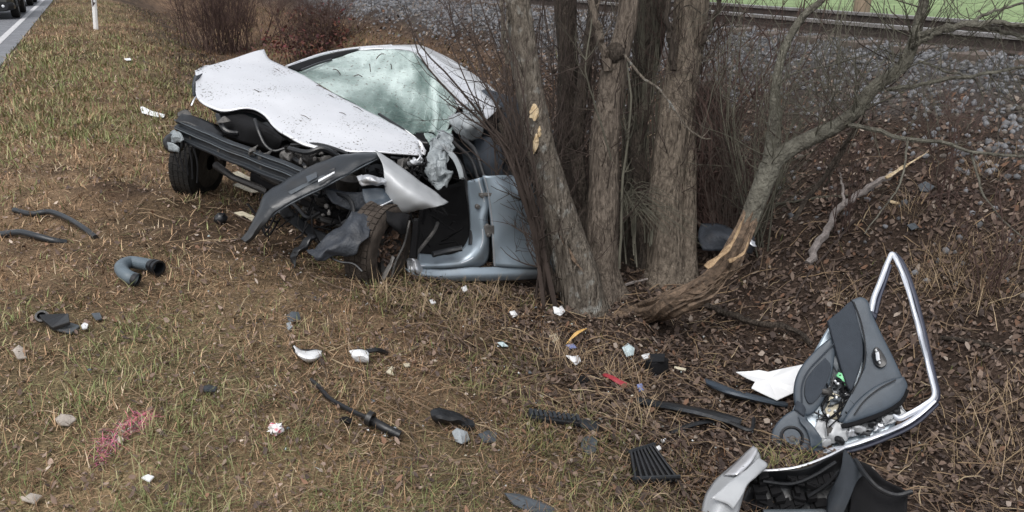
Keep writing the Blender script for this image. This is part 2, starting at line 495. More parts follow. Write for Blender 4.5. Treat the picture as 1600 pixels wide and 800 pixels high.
def ground_col(X, Y):
    s = s_of(X, Y)
    straw = np.array([.34, .235, .145]); olive = np.array([.25, .21, .115]); brown = np.array([.155, .105, .068])
    litter = np.array([.082, .058, .045]); grit = np.array([.15, .148, .15]); wet = np.array([.062, .046, .037])
    n1, n2, n3 = fbm(X, Y, .8, 21), fbm(X, Y, .22, 33), fbm(X, Y, 2.2, 47)
    c = mixc(np.broadcast_to(straw, X.shape + (3,)), olive, np.clip((n3 - .42) * 4, 0, 1) * .75)
    c = mixc(c, brown, np.clip((n1 - .5) * 3.5, 0, 1) * .7)
    d = np.clip((s + 2.5 + (n1 - .5) * 1.8) / 1.7, 0, 1)
    c = mixc(c, litter, d)
    c = mixc(c, wet, d * np.clip((n2 - .45) * 3, 0, 1) * .7)
    g = np.clip((s - 2.5 + (n1 - .5) * 1.4) / .9, 0, 1)
    c = mixc(c, grit, g)
    g2 = np.clip((-4.4 - s + (n1 - .5) * .5) / .35, 0, 1)
    c = mixc(c, np.array([.12, .105, .095]), g2)
    far = np.clip((t_of(X, Y) - 4) / 6, 0, 1) * np.clip((s + 1.2) / 1.5, 0, 1) * np.clip((2.8 - s) / .8, 0, 1)
    c = mixc(c, np.array([.25, .165, .105]), far * .85)
    n4 = fbm(X, Y, .09, 71, 2)
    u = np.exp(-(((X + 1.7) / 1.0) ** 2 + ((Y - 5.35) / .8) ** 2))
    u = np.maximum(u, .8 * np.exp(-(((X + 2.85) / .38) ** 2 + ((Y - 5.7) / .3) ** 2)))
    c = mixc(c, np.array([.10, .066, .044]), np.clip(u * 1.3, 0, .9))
    return c * ((.45 + .5 * n2) * (.55 + .9 * n4))[..., None]
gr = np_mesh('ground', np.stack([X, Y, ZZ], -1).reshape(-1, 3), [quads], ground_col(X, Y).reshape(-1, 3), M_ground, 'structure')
gr.data.shade_smooth()

def strip(name, s0, s1, z, m, t0=-80, t1=900, n=40):
    mb = MB()
    ts = np.linspace(0, 1, n) ** 2 * (t1 - t0) + t0
    vs = []
    for t in ts:
        for s in (s0, s1):
            x, y = xy_of(s, t); vs.append((x, y, z))
    mb.add(vs, [(2 * i, 2 * i + 1, 2 * i + 3, 2 * i + 2) for i in range(n - 1)])
    o = mb.build(name, m, smooth=False); o['kind'] = 'structure'
    return o
strip('road', -12.6, -4.62, .012, M_asph)
strip('road_marking', -5.08, -4.94, .018, M_line)
strip('road_marking', -12.3, -12.16, .018, M_line)
strip('field', 9.2, 480, .37, M_field)

track = thing('railway_track', 'two steel rails on dark sleepers along the top of the stone bank', 'railway track', (*xy_of(5.0, 6), .84))
def rail(s):
    mb = MB(); ts = [-12, -4, 0, 4, 8, 12, 18, 26, 40, 70, 140, 400]
    pf = [(-.065, .0), (.065, .0), (.065, .012), (.012, .03), (.012, .115), (.036, .125)]
    top = [(.036, .125), (.036, .158), (.03, .163), (-.03, .163), (-.036, .158), (-.036, .125)]
    body = pf[:-1] + [(.036, .125), (-.036, .125), (-.012, .115), (-.012, .03), (-.065, .012)]
    def ext(mb, prof_):
        vs = []
        for t in ts:
            for a, h in prof_:
                x, y = xy_of(s + a, t); vs.append((x, y, .853 + h))
        k = len(prof_)
        return mb.add(vs, [(i * k + j, i * k + (j + 1) % k, (i + 1) * k + (j + 1) % k, (i + 1) * k + j) for i in range(len(ts) - 1) for j in range(k)])
    r = ext(mb, body).build('rail', M_rust, track, smooth=False)
    ext(MB(), [(a, h + .002) for a, h in top]).build('rail_head', M_steel, r, smooth=False)
rail(4.30); rail(5.78)
x, y = xy_of(5.04, 0.0); ax = (Vector((1, .5, 0)).normalized(), Vector((-.5, 1, 0)).normalized(), Vector((0, 0, 1)))
sl0 = None
for i in range(60):
    t = -3 + .62 * i
    x, y = xy_of(5.04, t)
    if sl0 is None:
        sl0 = MB().box((x, y, .80), ax, (1.25, .125, .062)).build('sleeper', M_conc, track, smooth=False)
        x0, y0 = x, y
    else:
        o = sl0.copy(); COL.objects.link(o); o.parent = track; o.location = (x - x0, y - y0, 0)

# stones of the bank
rs = np.random.RandomState(4)
ico = bmesh.new(); bmesh.ops.create_icosphere(ico, subdivisions=1, radius=1)
IV = np.array([v.co[:] for v in ico.verts]); IF = np.array([[v.index for v in f.verts] for f in ico.faces]); ico.free()
N = 34000
t = -5 + 26 * rs.rand(N) ** 1.9
s = 2.3 + 3.85 * rs.rand(N) ** 1.1
k = rs.rand(N) < np.clip((s - 2.45 + .9 * (fbm(*xy_of(s, t), .8, 15) - .5)) / .9, .06, 1)
t, s = t[k], s[k]
extra = 500
t = np.concatenate([t, -4 + 12 * rs.rand(extra)]); s = np.concatenate([s, 1.3 + 1.4 * rs.rand(extra)])
N = len(t); x, y = xy_of(s, t)
sz = (.011 + .017 * rs.rand(N)) * (1 + .03 * np.clip(t, 0, 30))
V = IV[None] * sz[:, None, None] * (1 + .55 * (rs.rand(N, 12, 1) - .5)) * (.65 + .7 * rs.rand(N, 1, 3))
ang = rs.rand(N) * 6.28; ca_, sa_ = np.cos(ang), np.sin(ang)
V = np.stack([V[..., 0] * ca_[:, None] - V[..., 1] * sa_[:, None], V[..., 0] * sa_[:, None] + V[..., 1] * ca_[:, None], V[..., 2]], -1)
V += np.stack([x, y, zt(x, y) + sz * .35], -1)[:, None]
br = (.5 + .6 * rs.rand(N))[:, None] * np.where(rs.rand(N, 1) < .16, np.array([[.19, .165, .145]]), np.array([[.195, .198, .21]]))
F_ = (IF[None] + (np.arange(N) * 12)[:, None, None]).reshape(-1, 3)
np_mesh('ballast_stones', V.reshape(-1, 3), [F_], np.repeat(br, 12, 0), M_stone)['label'] = 'grey crushed stone covering the railway bank'

# ================================================================== GRASS AND LEAVES
def blades(x, y, az, lean, h, wd, bend, col, name, label, kind='stuff', z0=-.008):
    n = len(x); z = zt(x, y) + z0
    d = np.stack([np.cos(az), np.sin(az), np.zeros(n)], -1); pr = np.stack([-np.sin(az), np.cos(az), np.zeros(n)], -1)
    b = np.stack([x, y, z], -1)
    m_ = b + d * (h * .55 * np.sin(lean))[:, None]; m_[:, 2] += h * .55 * np.cos(lean)
    l2 = lean + bend
    tp = m_ + d * (h * .45 * np.sin(l2))[:, None]; tp[:, 2] += h * .45 * np.cos(l2)
    tp[:, 2] = np.maximum(tp[:, 2], zt(tp[:, 0], tp[:, 1]) + .004)
    w_ = pr * (wd / 2)[:, None]
    V = np.stack([b - w_, b + w_, m_ + w_ * .8, m_ - w_ * .8, tp], 1).reshape(-1, 3)
    o5 = np.arange(n) * 5
    q = np.stack([o5, o5 + 1, o5 + 2, o5 + 3], -1); t3 = np.stack([o5 + 3, o5 + 2, o5 + 4], -1)
    o = np_mesh(name, V, [q, t3], np.repeat(col, 5, 0), M_leafy, kind)
    o['label'] = label
    return o
def sample(n, r0, r1, p, seed, half=.88):
    n = int(n * 1.2)
    q = np.random.RandomState(seed)
    e = 1 - p
    r = (r0 ** e + q.rand(n) * (r1 ** e - r0 ** e)) ** (1 / e)
    a = (q.rand(n) * 2 - 1) * half
    return r * np.sin(a), r * np.cos(a), r, q
def pick(q, n, table):
    tb = np.array([c for c, _ in table]); pw = np.array([p for _, p in table], float); pw /= pw.sum()
    return tb[q.choice(len(tb), n, p=pw)]
# tyre print of the wreck: keep the space under the car thinner
def lushness(x, y):
    n3 = fbm(x, y, .55, 77, 2)
    g = np.clip((n3 - .53) * 6, 0, 1)
    for px, py, r in GREEN: g = np.maximum(g, np.exp(-(((x - px) ** 2 + (y - py) ** 2) / (2 * r * r))))
    return g
GREEN = [(G(a, b).x, G(a, b).y, r) for a, b, r in ((220, 515, .14), (310, 640, .16), (850, 690, .14), (270, 690, .14), (110, 75, .9), (120, 160, .5), (560, 52, 1.2),
          (40, 200, 1.0), (130, 130, 1.3), (200, 190, .5), (60, 110, 1.5), (1500, 690, .12), (1440, 730, .12), (1450, 690, .1), (830, 640, .07), (740, 610, .08), (450, 690, .08), (700, 770, .10), (250, 760, .12), (30, 490, .15), (120, 620, .12))]
x, y, r, q = sample(560000, 1.75, 42, .62, 11)
s = s_of(x, y)
dens = np.clip((-.55 - s + (fbm(x, y, .7, 5) - .5) * 2.4) / 1.2, .05, 1) * (s > -4.62) * (s < 3.2)
far = np.clip((t_of(x, y) - 3) / 4, 0, 1) * (s > -1.5) * (s < 2.3)
dens = np.maximum(dens, far * .8)
hole = np.clip(fbm(x, y, .3, 91, 2) * 2.2 - .35, .45, 1) * (1 - .85 * np.exp(-(((x + 1.7) / .95) ** 2 + ((y - 5.35) / .7) ** 2))) * (1 - .7 * np.exp(-(((x + 2.85) / .3) ** 2 + ((y - 5.7) / .25) ** 2)))
keep = q.rand(len(x)) < dens * hole
x, y, r, s = x[keep], y[keep], r[keep], s[keep]
n = len(x)
lush = lushness(x, y)
isg = q.rand(n) < np.clip(lush * .50 + .06 - .04 * (s > -1), 0, .6)
sc_ = np.clip((r / 3) ** .75, .8, 4)
az = q.rand(n) * 6.283
az = np.where(q.rand(n) < .35, -1.0 + .7 * q.randn(n), az)
lean = np.where(q.rand(n) < .7, 1.38 + .14 * q.randn(n), np.clip(np.abs(.85 + .40 * q.randn(n)), .1, 1.5))
lean = np.where(isg, np.abs(.85 + .38 * q.randn(n)), lean)
h = (.04 + .06 * q.rand(n) ** 1.4) * (.75 + .6 * fbm(x, y, .35, 63, 2)) * np.clip(r / 6, 1, 1.6)
h = np.where(isg, h * 1.15, h)
wd = (.0020 + .0026 * q.rand(n)) * sc_
col = pick(q, n, [((.53, .375, .235), 4), ((.41, .268, .158), 4.5), ((.29, .18, .108), 4), ((.60, .48, .34), 1.5), ((.165, .102, .066), 3), ((.28, .24, .13), 1.8)])
colg = pick(q, n, [((.22, .25, .10), 3), ((.29, .30, .14), 2.5), ((.16, .20, .075), 2), ((.36, .33, .18), 2)])
col = np.where(isg[:, None], colg, col) * (.78 + .44 * q.rand(n))[:, None]
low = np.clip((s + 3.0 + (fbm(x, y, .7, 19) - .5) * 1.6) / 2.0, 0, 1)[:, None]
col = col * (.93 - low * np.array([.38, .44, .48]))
pk_a, pk_b = G(222, 650), G(155, 715)
def seg_d(x, y, a, b):
    dx, dy = b.x - a.x, b.y - a.y
    u = np.clip(((x - a.x) * dx + (y - a.y) * dy) / (dx * dx + dy * dy), 0, 1)
    return np.hypot(x - a.x - u * dx, y - a.y - u * dy), u
tf = np.random.RandomState(77)                        # long dry tussocks hanging on the bank
tx_, ty_, th_, ta_ = [], [], [], []
for a, b, rr_, k in ((1450, 440, .10, 170), (1535, 470, .12, 220), (1490, 400, .09, 120), (1570, 400, .12, 160), (1585, 640, .12, 160), (1560, 720, .14, 200), (1420, 330, .08, 90), (1330, 470, .06, 60), (1530, 270, .08, 90), (960, 590, .10, 130), (700, 500, .14, 200), (770, 470, .12, 160), (1000, 660, .10, 110), (620, 470, .12, 130), (880, 560, .1, 110)):
    p = G(a, b)
    tx_.append(p.x + rr_ * tf.randn(k)); ty_.append(p.y + rr_ * tf.randn(k)); th_.append(.10 + .16 * tf.rand(k)); ta_.append(tf.rand(k) * 6.283)
tx_, ty_, th_, ta_ = map(np.concatenate, (tx_, ty_, th_, ta_)); k = len(tx_)
x = np.concatenate([x, tx_]); y = np.concatenate([y, ty_]); h = np.concatenate([h, th_]); az = np.concatenate([az, ta_])
lean = np.concatenate([lean, .9 + .4 * tf.randn(k)]); wd = np.concatenate([wd, .0022 + .002 * tf.rand(k)]); isg = np.concatenate([isg, np.zeros(k, bool)])
col = np.concatenate([col, pick(tf, k, [((.30, .22, .135), 3), ((.21, .15, .095), 3), ((.38, .29, .19), 1.2)])]); n = len(x)
k = 900; u_ = tf.rand(k) ** 1.2                        # blades that took the spray
x = np.concatenate([x, pk_a.x + (pk_b.x - pk_a.x) * u_ + .012 * tf.randn(k)]); y = np.concatenate([y, pk_a.y + (pk_b.y - pk_a.y) * u_ + .012 * tf.randn(k)])
h = np.concatenate([h, .02 + .03 * tf.rand(k)]); az = np.concatenate([az, tf.rand(k) * 6.283]); lean = np.concatenate([lean, 1.4 + .15 * tf.randn(k)])
wd = np.concatenate([wd, .003 + .003 * tf.rand(k)]); isg = np.concatenate([isg, np.zeros(k, bool)]); col = np.concatenate([col, np.full((k, 3), .4)]); n = len(x)
dd, uu = seg_d(x, y, pk_a, pk_b)
pink = (dd < .026 + .010 * q.randn(n)) & (q.rand(n) < 1.0 - .5 * uu)
def sub(mask, name, label, kind='stuff', cc=None):
    return blades(x[mask], y[mask], az[mask], lean[mask], h[mask], wd[mask], (.5 * q.rand(n))[mask], (col if cc is None else cc)[mask], name, label, kind)
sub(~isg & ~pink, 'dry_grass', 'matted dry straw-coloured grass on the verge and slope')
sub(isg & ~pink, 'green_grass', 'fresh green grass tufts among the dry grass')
lean = np.where(pink, np.clip(lean, 1.1, 1.4), lean)
pc = np.stack([.50 + .16 * q.rand(n), .11 + .10 * q.rand(n), .20 + .10 * q.rand(n)], -1)
po = sub(pink, 'paint_mark', 'streak of pink spray paint on the grass', None, pc)
po['category'] = 'paint mark'; po['label'] = 'short streak of pink marking spray on the dry grass'

# long dead stalks, lying about (thin ribbons)
x, y, r, q = sample(13000, 1.9, 13, .5, 29)
s = s_of(x, y)
kp = (s > -3.2) & (s < 2.6) & (q.rand(len(x)) < np.clip(1.15 - np.abs(s + .6) / 2.6, .12, 1))
x, y, r, s = x[kp], y[kp], r[kp], s[kp]; n = len(x)
L = .10 + .24 * q.rand(n) ** 1.6
V_, F4, az = [], [], q.rand(n) * 6.283
dirv = np.stack([np.cos(az), np.sin(az)], -1); K_ = 5
cur = (q.rand(n) - .5) * 1.1 * (q.rand(n) ** 1.5) * 2; arch = .003 + .035 * q.rand(n) ** 3
wdt = (.0011 + .0013 * q.rand(n)) * np.clip(r / 3, .8, 2.5)
pts = []
for k in range(K_):
    u = k / (K_ - 1); a2 = az + cur * (u - .5)
    px_ = x + np.cos(a2) * L * (u - .5); py_ = y + np.sin(a2) * L * (u - .5)
    pz_ = zt(px_, py_) + .012 + arch * math.sin(math.pi * u) + .015 * q.rand(n)
    off = np.stack([-np.sin(a2), np.cos(a2), .4 * np.ones(n)], -1) * (wdt * (1.1 - .6 * u))[:, None]
    pts += [np.stack([px_, py_, pz_], -1) - off, np.stack([px_, py_, pz_], -1) + off]
V_ = np.stack(pts, 1).reshape(-1, 3); o_ = np.arange(n) * 2 * K_
F4 = np.concatenate([np.stack([o_ + 2 * k, o_ + 2 * k + 1, o_ + 2 * k + 3, o_ + 2 * k + 2], -1) for k in range(K_ - 1)])
c_ = pick(q, n, [((.22, .155, .095), 3), ((.15, .105, .07), 4), ((.09, .065, .05), 4), ((.32, .25, .16), .8)])
np_mesh('dead_stalks', V_, [F4], np.repeat(c_, 2 * K_, 0), M_leafy)['label'] = 'thin dead weed stalks lying over the leaf litter'

# fallen leaves: bent along the rib, four triangles each
def leaves(x, y, size, q, name, label, table, lift=.012):
    n = len(x); az = q.rand(n) * 6.283; tx, ty = (q.randn(n) * .45), (q.randn(n) * .45)
    fold = (q.rand(n) - .35) * .9; curl = (q.rand(n) - .3) * .8
    u = np.array([-.5, -.5, 0, .0, 0, .5, -.15, .2]); 
    base = np.array([[-.5, 0, 0], [-.12, .30, 0], [.22, .24, 0], [.5, 0, 0], [.22, -.24, 0], [-.12, -.30, 0], [.05, 0, 0]])
    Vv = np.repeat(base[None], n, 0) * (1 + .45 * (q.rand(n, 7, 1) - .5))
    Vv[:, :, 2] = np.abs(Vv[:, :, 1]) * fold[:, None] + Vv[:, :, 0] ** 2 * curl[:, None] * 1.5
    Vv *= size[:, None, None]
    Vv[:, :, 2] += Vv[:, :, 0] * tx[:, None] + Vv[:, :, 1] * ty[:, None]
    ca, sa = np.cos(az)[:, None], np.sin(az)[:, None]
    W = np.stack([Vv[..., 0] * ca - Vv[..., 1] * sa, Vv[..., 0] * sa + Vv[..., 1] * ca, Vv[..., 2]], -1)
    W[..., 2] -= W[..., 2].min(1)[:, None] * .8
    gx = (zt(x + .06, y) - zt(x - .06, y)) / .12; gy = (zt(x, y + .06) - zt(x, y - .06)) / .12
    W[..., 2] += W[..., 0] * gx[:, None] + W[..., 1] * gy[:, None]
    W += np.stack([x, y, zt(x, y) + lift * q.rand(n)], -1)[:, None]
    o7 = np.arange(n) * 7
    tri = np.concatenate([np.stack([o7 + 6, o7 + a, o7 + b], -1) for a, b in ((0, 1), (1, 2), (2, 3), (3, 4), (4, 5), (5, 0))])
    tri = tri[:, ::-1]
    c = pick(q, n, table) * (.8 + .4 * q.rand(n))[:, None]
    sh_ = np.clip((-1.3 - s_of(x, y)) / .8, 0, 1)
    c = c * (1 + .75 * sh_[:, None]); W = W - (W - W.mean(1, keepdims=True)) * (.22 * sh_)[:, None, None]
    o = np_mesh(name, W.reshape(-1, 3), [tri], np.repeat(c, 7, 0), M_leafy)
    o['label'] = label
    return o
x, y, r, q = sample(125000, 1.9, 20, .75, 51)
s = s_of(x, y)
kp = q.rand(len(x)) < np.clip((s + 2.7 + (fbm(x, y, .6, 8) - .5) * 2.4) / 2.2, .18, 1) * np.clip((3.9 - s) / 1.6, .04, 1) * (s > -4.6)
x, y, r = x[kp], y[kp], r[kp]
leaves(x, y, (.014 + .030 * q.rand(len(x)) ** 1.9) * np.clip((r / 4) ** .4, .9, 1.8), q, 'fallen_leaves', 'brown fallen leaves carpeting the ditch and bank',
       [((.125, .088, .068), 4), ((.085, .060, .048), 4), ((.175, .130, .104), 2.0), ((.05, .037, .032), 4), ((.26, .215, .18), .6), ((.14, .080, .052), 1.0)], .02)

# tiny crumbs of glass and plastic round the wreck and the tree foot
cq = np.random.RandomState(5); mbV, mbF, mbC = [], [], []
for a, b, sx, sy, k in ((560, 450, 150, 40, 60), (900, 540, 90, 40, 120), (640, 600, 200, 60, 60), (1080, 640, 110, 50, 60), (420, 400, 90, 30, 40), (1250, 600, 120, 60, 40), (950, 680, 120, 40, 40)):
    for _ in range(k):
        p = G(a + sx * cq.randn(), b + sy * cq.randn(), .012)
        s_ = .004 + .007 * cq.rand() ** 2
        c = [(.7, .72, .72), (.5, .58, .57), (.03, .03, .03), (.03, .03, .035), (.12, .14, .16), (.6, .55, .45)][cq.randint(6)]
        o_ = len(mbV)
        for d in ((1, 0, 0), (-.6, .8, .2), (-.5, -.7, .3), (0, .1, 1)):
            mbV.append([p[i] + s_ * (d[i] + .5 * cq.randn()) for i in range(3)]); mbC.append(c)
        mbF += [(o_, o_ + 1, o_ + 2), (o_, o_ + 3, o_ + 1), (o_ + 1, o_ + 3, o_ + 2), (o_, o_ + 2, o_ + 3)]
np_mesh('rubble_crumbs', np.array(mbV), [np.array(mbF)], np.array(mbC), M_leafy)['label'] = 'tiny crumbs of glass and plastic in the litter'
# ================================================================== TREES AND SHRUBS
def trunk_tube(mb, path, widths, k=44, n=110, ridge=.055, seed=0, flare=0.0):
    pts = crom([P(*p) for p in path], n)
    d = lerps([p[2] for p in path], n)
    wd = lerps(widths, n)
    rad = [w_ * dd / F / 2 for w_, dd in zip(wd, d)]
    vs, fs = [], []
    for i, p in enumerate(pts):
        t = (pts[min(i + 1, n - 1)] - pts[max(i - 1, 0)]).normalized()
        a = t.cross(Vector((0, 1, 0))).normalized() if abs(t.y) < .95 else t.orthogonal().normalized()
        b = t.cross(a)
        for j in range(k):
            th = 2 * math.pi * j / k
            q = Vector((math.cos(th) * 2.2 + seed * 5, math.sin(th) * 2.2, p.z * 1.4))
            q2 = Vector((math.cos(th) * 6.5 + seed, math.sin(th) * 6.5, p.z * 3.2))
            q3 = Vector((math.cos(th) * 11 + seed, math.sin(th) * 11, p.z * 7))
            r = rad[i] * (1 + 1.7 * ridge * mn.noise(q) - ridge * (abs(mn.noise(q2)) * 2 - .6) + ridge * .8 * mn.noise(q3))
            if flare: r *= 1 + flare * max(0, 1 - i / (n * .13)) ** 1.5 * (1 + .8 * math.sin(th * 4 + seed))
            vs.append(p + a * (math.cos(th) * r) + b * (math.sin(th) * r))
    for i in range(n - 1):
        for j in range(k):
            j2 = (j + 1) % k
            fs.append((i * k + j, i * k + j2, (i + 1) * k + j2, (i + 1) * k + j))
    fs.append(tuple((n - 1) * k + j for j in range(k)))
    mb.add(vs, fs)
    return pts, rad

def rvec(r=rnd):
    return Vector((r.gauss(0, 1), r.gauss(0, 1), r.gauss(0, 1))).normalized()
def side(mb, p, d, L, r, lev, k=4, crook=.28, up=.12, n=6):
    pts, q = [p.copy()], d.normalized()
    for i in range(n):
        q = (q + rvec() * crook + Vector((0, 0, up))).normalized()
        pts.append(pts[-1] + q * (L / n))
    mb.tube(pts, [r * (1 - .75 * i / n) for i in range(n + 1)], k, cap=False)
    if lev > 0:
        for _ in range(rnd.randint(2, 4)):
            i = rnd.randint(1, n - 1)
            t = (pts[i + 1] - pts[i - 1]).normalized()
            ax_ = t.cross(rvec())
            if ax_.length < .1: continue
            dd = Matrix.Rotation(math.radians(rnd.uniform(22, 60)), 3, ax_.normalized()) @ t
            side(mb, pts[i], dd, L * rnd.uniform(.35, .65), r * .55, lev - 1, max(3, k - 1), crook, up, max(4, n - 1))
def limb(mb, path, w0, w1, nside=6, L=.35, lev=1, k=7, n=16, up=.1, wob=.12, tw=None):
    """path of (px,py,depth) or Vectors; widths in metres"""
    pts = crom([p if isinstance(p, Vector) else P(*p) for p in path], n)
    pts = [p + rvec() * (.35 * w1 + .002) * (i > 0) for i, p in enumerate(pts)]
    rad = [(w0 + (w1 - w0) * i / (n - 1)) / 2 for i in range(n)]
    mb.tube(pts, rad, k, wob=wob)
    for _ in range(nside):
        i = rnd.randint(2, n - 2)
        t = (pts[i + 1] - pts[i - 1]).normalized()
        ax_ = t.cross(rvec())
        if ax_.length < .1: continue
        dd = Matrix.Rotation(math.radians(rnd.uniform(25, 65)), 3, ax_.normalized()) @ t
        side(tw or mb, pts[i], dd, L * rnd.uniform(.5, 1.2), min(rad[i] * .55, .006), lev, up=up)
    return pts
def patch(parent, name, m, px, py, w_, h_, d, depth_curve=.03, seed=0, tilt=0):
    """a scar: torn wood lying on the round of the bark"""
    mb = MB(); n = 15
    c = P(px, py, d - .006)
    ring = []
    for j in range(n):
        th = 2 * math.pi * j / n
        rr = 1 + .35 * mn.noise(Vector((math.cos(th) * 1.5 + seed, math.sin(th) * 1.5, seed)))  + .18 * rnd.uniform(-1, 1)
        a, b = math.cos(th) * w_ * rr, math.sin(th) * h_ * rr
        a += b * tilt
        ring.append(P(px + a, py + b, d + depth_curve * (a / (w_ + 1e-6)) ** 2))
    mid = [c.lerp(p, .55) + rvec() * .004 - ray(px, py) * .004 for p in ring]
    back = [p + ray(px, py) * .03 for p in ring]
    vs = [c] + mid + ring + back
    fs = [(0, 1 + j, 1 + (j + 1) % n) for j in range(n)]
    for o in (1, 1 + n):
        fs += [(o + j, o + n + j, o + n + (j + 1) % n, o + (j + 1) % n) for j in range(n)]
    return mb.add(vs, fs).build(name, m, parent, smooth=False)

def crown(parent, pts, m, n=7, L=1.2, r=.014, name='crown'):
    """bare limbs above the picture's top edge"""
    mb = MB(); k0 = len(pts)
    for _ in range(n):
        i = rnd.randint(int(k0 * .72), k0 - 2)
        d = (Vector((rnd.uniform(-1, 1), rnd.uniform(-.6, 1), rnd.uniform(.4, 1.2)))).normalized()
        side(mb, pts[i], d, L * rnd.uniform(.6, 1.3), r, 2, 5, .2, .08, 8)
    return mb.build(name, m, parent)

# --- the leaning tree the car struck
t1 = thing('willow_tree', 'leaning grey trunk with pale bark scars, pressed against the wrecked car', 'tree', G(905, 485), 'stems of the old willow clump')
mb = MB()
p1, _ = trunk_tube(mb, [(915, 512, 5.5), (911, 474, 5.47), (902, 427, 5.43), (878, 352, 5.38), (848, 248, 5.31), (838, 196, 5.28), (821, 100, 5.22), (809, 0, 5.16), (790, -130, 5.08), (765, -330, 5.0), (750, -560, 5.0)],
                   [84, 66, 64, 56, 48, 45, 42, 39, 38, 34, 24], seed=1, flare=.22, ridge=.055)
mb.build('trunk', M_bark_grey, t1)
crown(t1, p1, M_bark_grey)
patch(t1, 'bark_scar', M_wood_pale, 835, 175, 8, 13, 5.165, .02, 1)
patch(t1, 'bark_scar', M_wood_pale, 837, 224, 5, 16, 5.175, .02, 2, -.15)
patch(t1, 'bark_scar', M_wood_pale, 843, 206, 3.5, 7, 5.175, .02, 5)
mb = MB()
for a, b, w_ in (((873, 372), (906, 418), .013), ((880, 392), (912, 424), .010), ((868, 362), (892, 402), .008)):
    q0, q1 = P(a[0] + 4, a[1], 5.26), P(b[0], b[1], 5.25)
    mb.tube(crom([q0, q0.lerp(q1, .5) + Vector((0, -.012, 0)), q1], 8), [.003, .006, w_, w_, w_, w_ * .8, w_ * .5, .002], 6, sq=(1, .6), wob=.5)
mb.build('splinter', M_wood_old, t1, label='fresh orange splinter torn at the foot of the trunk')
mb = MB()                                            # second, dark stem leaning along it
limb(mb, [(868, 452, 5.42), (846, 385, 5.32), (822, 305, 5.25), (800, 245, 5.2), (784, 190, 5.15)], .085, .05, 6, .3, 1, 12, 22, wob=.25)
mb.build('side_stem', M_bark_dark, t1)
mb = MB(); limb(mb, [(905, 470, 5.25), (884, 380, 5.22), (872, 320, 5.2), (868, 250, 5.22)], .03, .012, 5, .25, 1); mb.build('branch', M_bark_grey, t1)
mb = MB(); limb(mb, [(790, 60, 5.1), (793, 20, 5.08), (786, -20, 5.0), (780, -80, 5.0)], .022, .014, 2, .2); mb.build('branch', M_bark_grey, t1)
mb = MB(); limb(mb, [(792, 100, 5.16), (786, 40, 5.1), (784, -10, 5.05)], .03, .02, 0); mb.build('branch', M_bark_grey, t1)

# --- middle trunk with the knot
t2 = thing('willow_tree', 'reddish middle trunk with a black knot below its narrow top', 'tree', G(940, 450), 'stems of the old willow clump')
mb = MB()
p2, _ = trunk_tube(mb, [(938, 470, 5.75), (941, 420, 5.72), (941, 350, 5.7), (945, 280, 5.68), (945, 215, 5.66), (954, 150, 5.64), (961, 100, 5.62), (970, 70, 5.62), (981, 25, 5.6), (986, -60, 5.55), (998, -250, 5.5), (1015, -520, 5.5)],
                   [74, 50, 50, 46, 46, 41, 38, 33, 32, 31, 28, 18], seed=2, flare=.3)
mb.build('trunk', M_bark_red, t2)
crown(t2, p2, M_bark_red)
mb = MB()                                             # the knot: a black burl
vs = []
for i in range(9):
    for j in range(14):
        a, b = math.pi * i / 8, 2 * math.pi * j / 14
        q = Vector((math.sin(a) * math.cos(b), math.sin(a) * math.sin(b), math.cos(a)))
        vs.append(P(961, 84, 5.55) + Vector((q.x * .072, q.y * .06, q.z * .075)) * (1 + .3 * mn.noise(q * 2.3)))
mb.add(vs, [(i * 14 + j, i * 14 + (j + 1) % 14, (i + 1) * 14 + (j + 1) % 14, (i + 1) * 14 + j) for i in range(8) for j in range(14)])
mb.build('knot', M_bark_dark, t2, label='black burl where a limb was lost')
mb = MB(); limb(mb, [(950, 110, 5.55), (938, 60, 5.5), (928, 10, 5.45), (915, -60, 5.4)], .07, .04, 5, .4, 1, 10); mb.build('branch', M_bark_red, t2)
mb = MB()
limb(mb, [(975, 85, 5.5), (1000, 118, 5.42), (1030, 140, 5.38), (1050, 165, 5.35), (1072, 198, 5.33), (1092, 213, 5.33), (1112, 217, 5.35)], .020, .009, 3, .12)
mb.build('branch', M_bark_grey, t2, label='grey dead branch hooked across the neighbouring trunk')
mb = MB(); limb(mb, [(968, 420, 5.55), (972, 300, 5.5), (985, 170, 5.45), (980, 90, 5.5)], .02, .012, 4, .2); mb.build('shoot', M_twig_green, t2)
mb = MB(); limb(mb, [(955, 250, 5.5), (935, 180, 5.4), (915, 110, 5.3), (925, 30, 5.3)], .014, .008, 5, .3); mb.build('shoot', M_twig_green, t2)

# --- dark trunk behind
t3 = thing('willow_tree', 'thin dark trunk standing behind the leaning grey one', 'tree', G(892, 400), 'stems of the old willow clump')
mb = MB()
p3, _ = trunk_tube(mb, [(898, 420, 6.35), (892, 340, 6.3), (888, 250, 6.28), (886, 160, 6.25), (887, 90, 6.22), (883, 0, 6.2), (884, -150, 6.1), (890, -420, 6.0)], [60, 44, 38, 33, 30, 36, 30, 18], seed=3, k=32)
mb.build('trunk', M_bark_dark, t3)
crown(t3, p3, M_bark_dark)
mb = MB()
for _ in range(24):
    x0 = rnd.uniform(-60, 45)
    limb(mb, [(890 + x0 * .6, 400 - rnd.uniform(0, 30), 6.2 + rnd.uniform(-.25, .3)), (880 + x0, 260, 6.2), (880 + x0 * 1.5 + rnd.uniform(-20, 20), 140, 6.1), (885 + x0 * 2 + rnd.uniform(-40, 40), -20, 6.0)], .016, .006, 5, .35, 1, 5, 12)
mb.build('shoot', M_twig_dark, t3, kind='stuff')

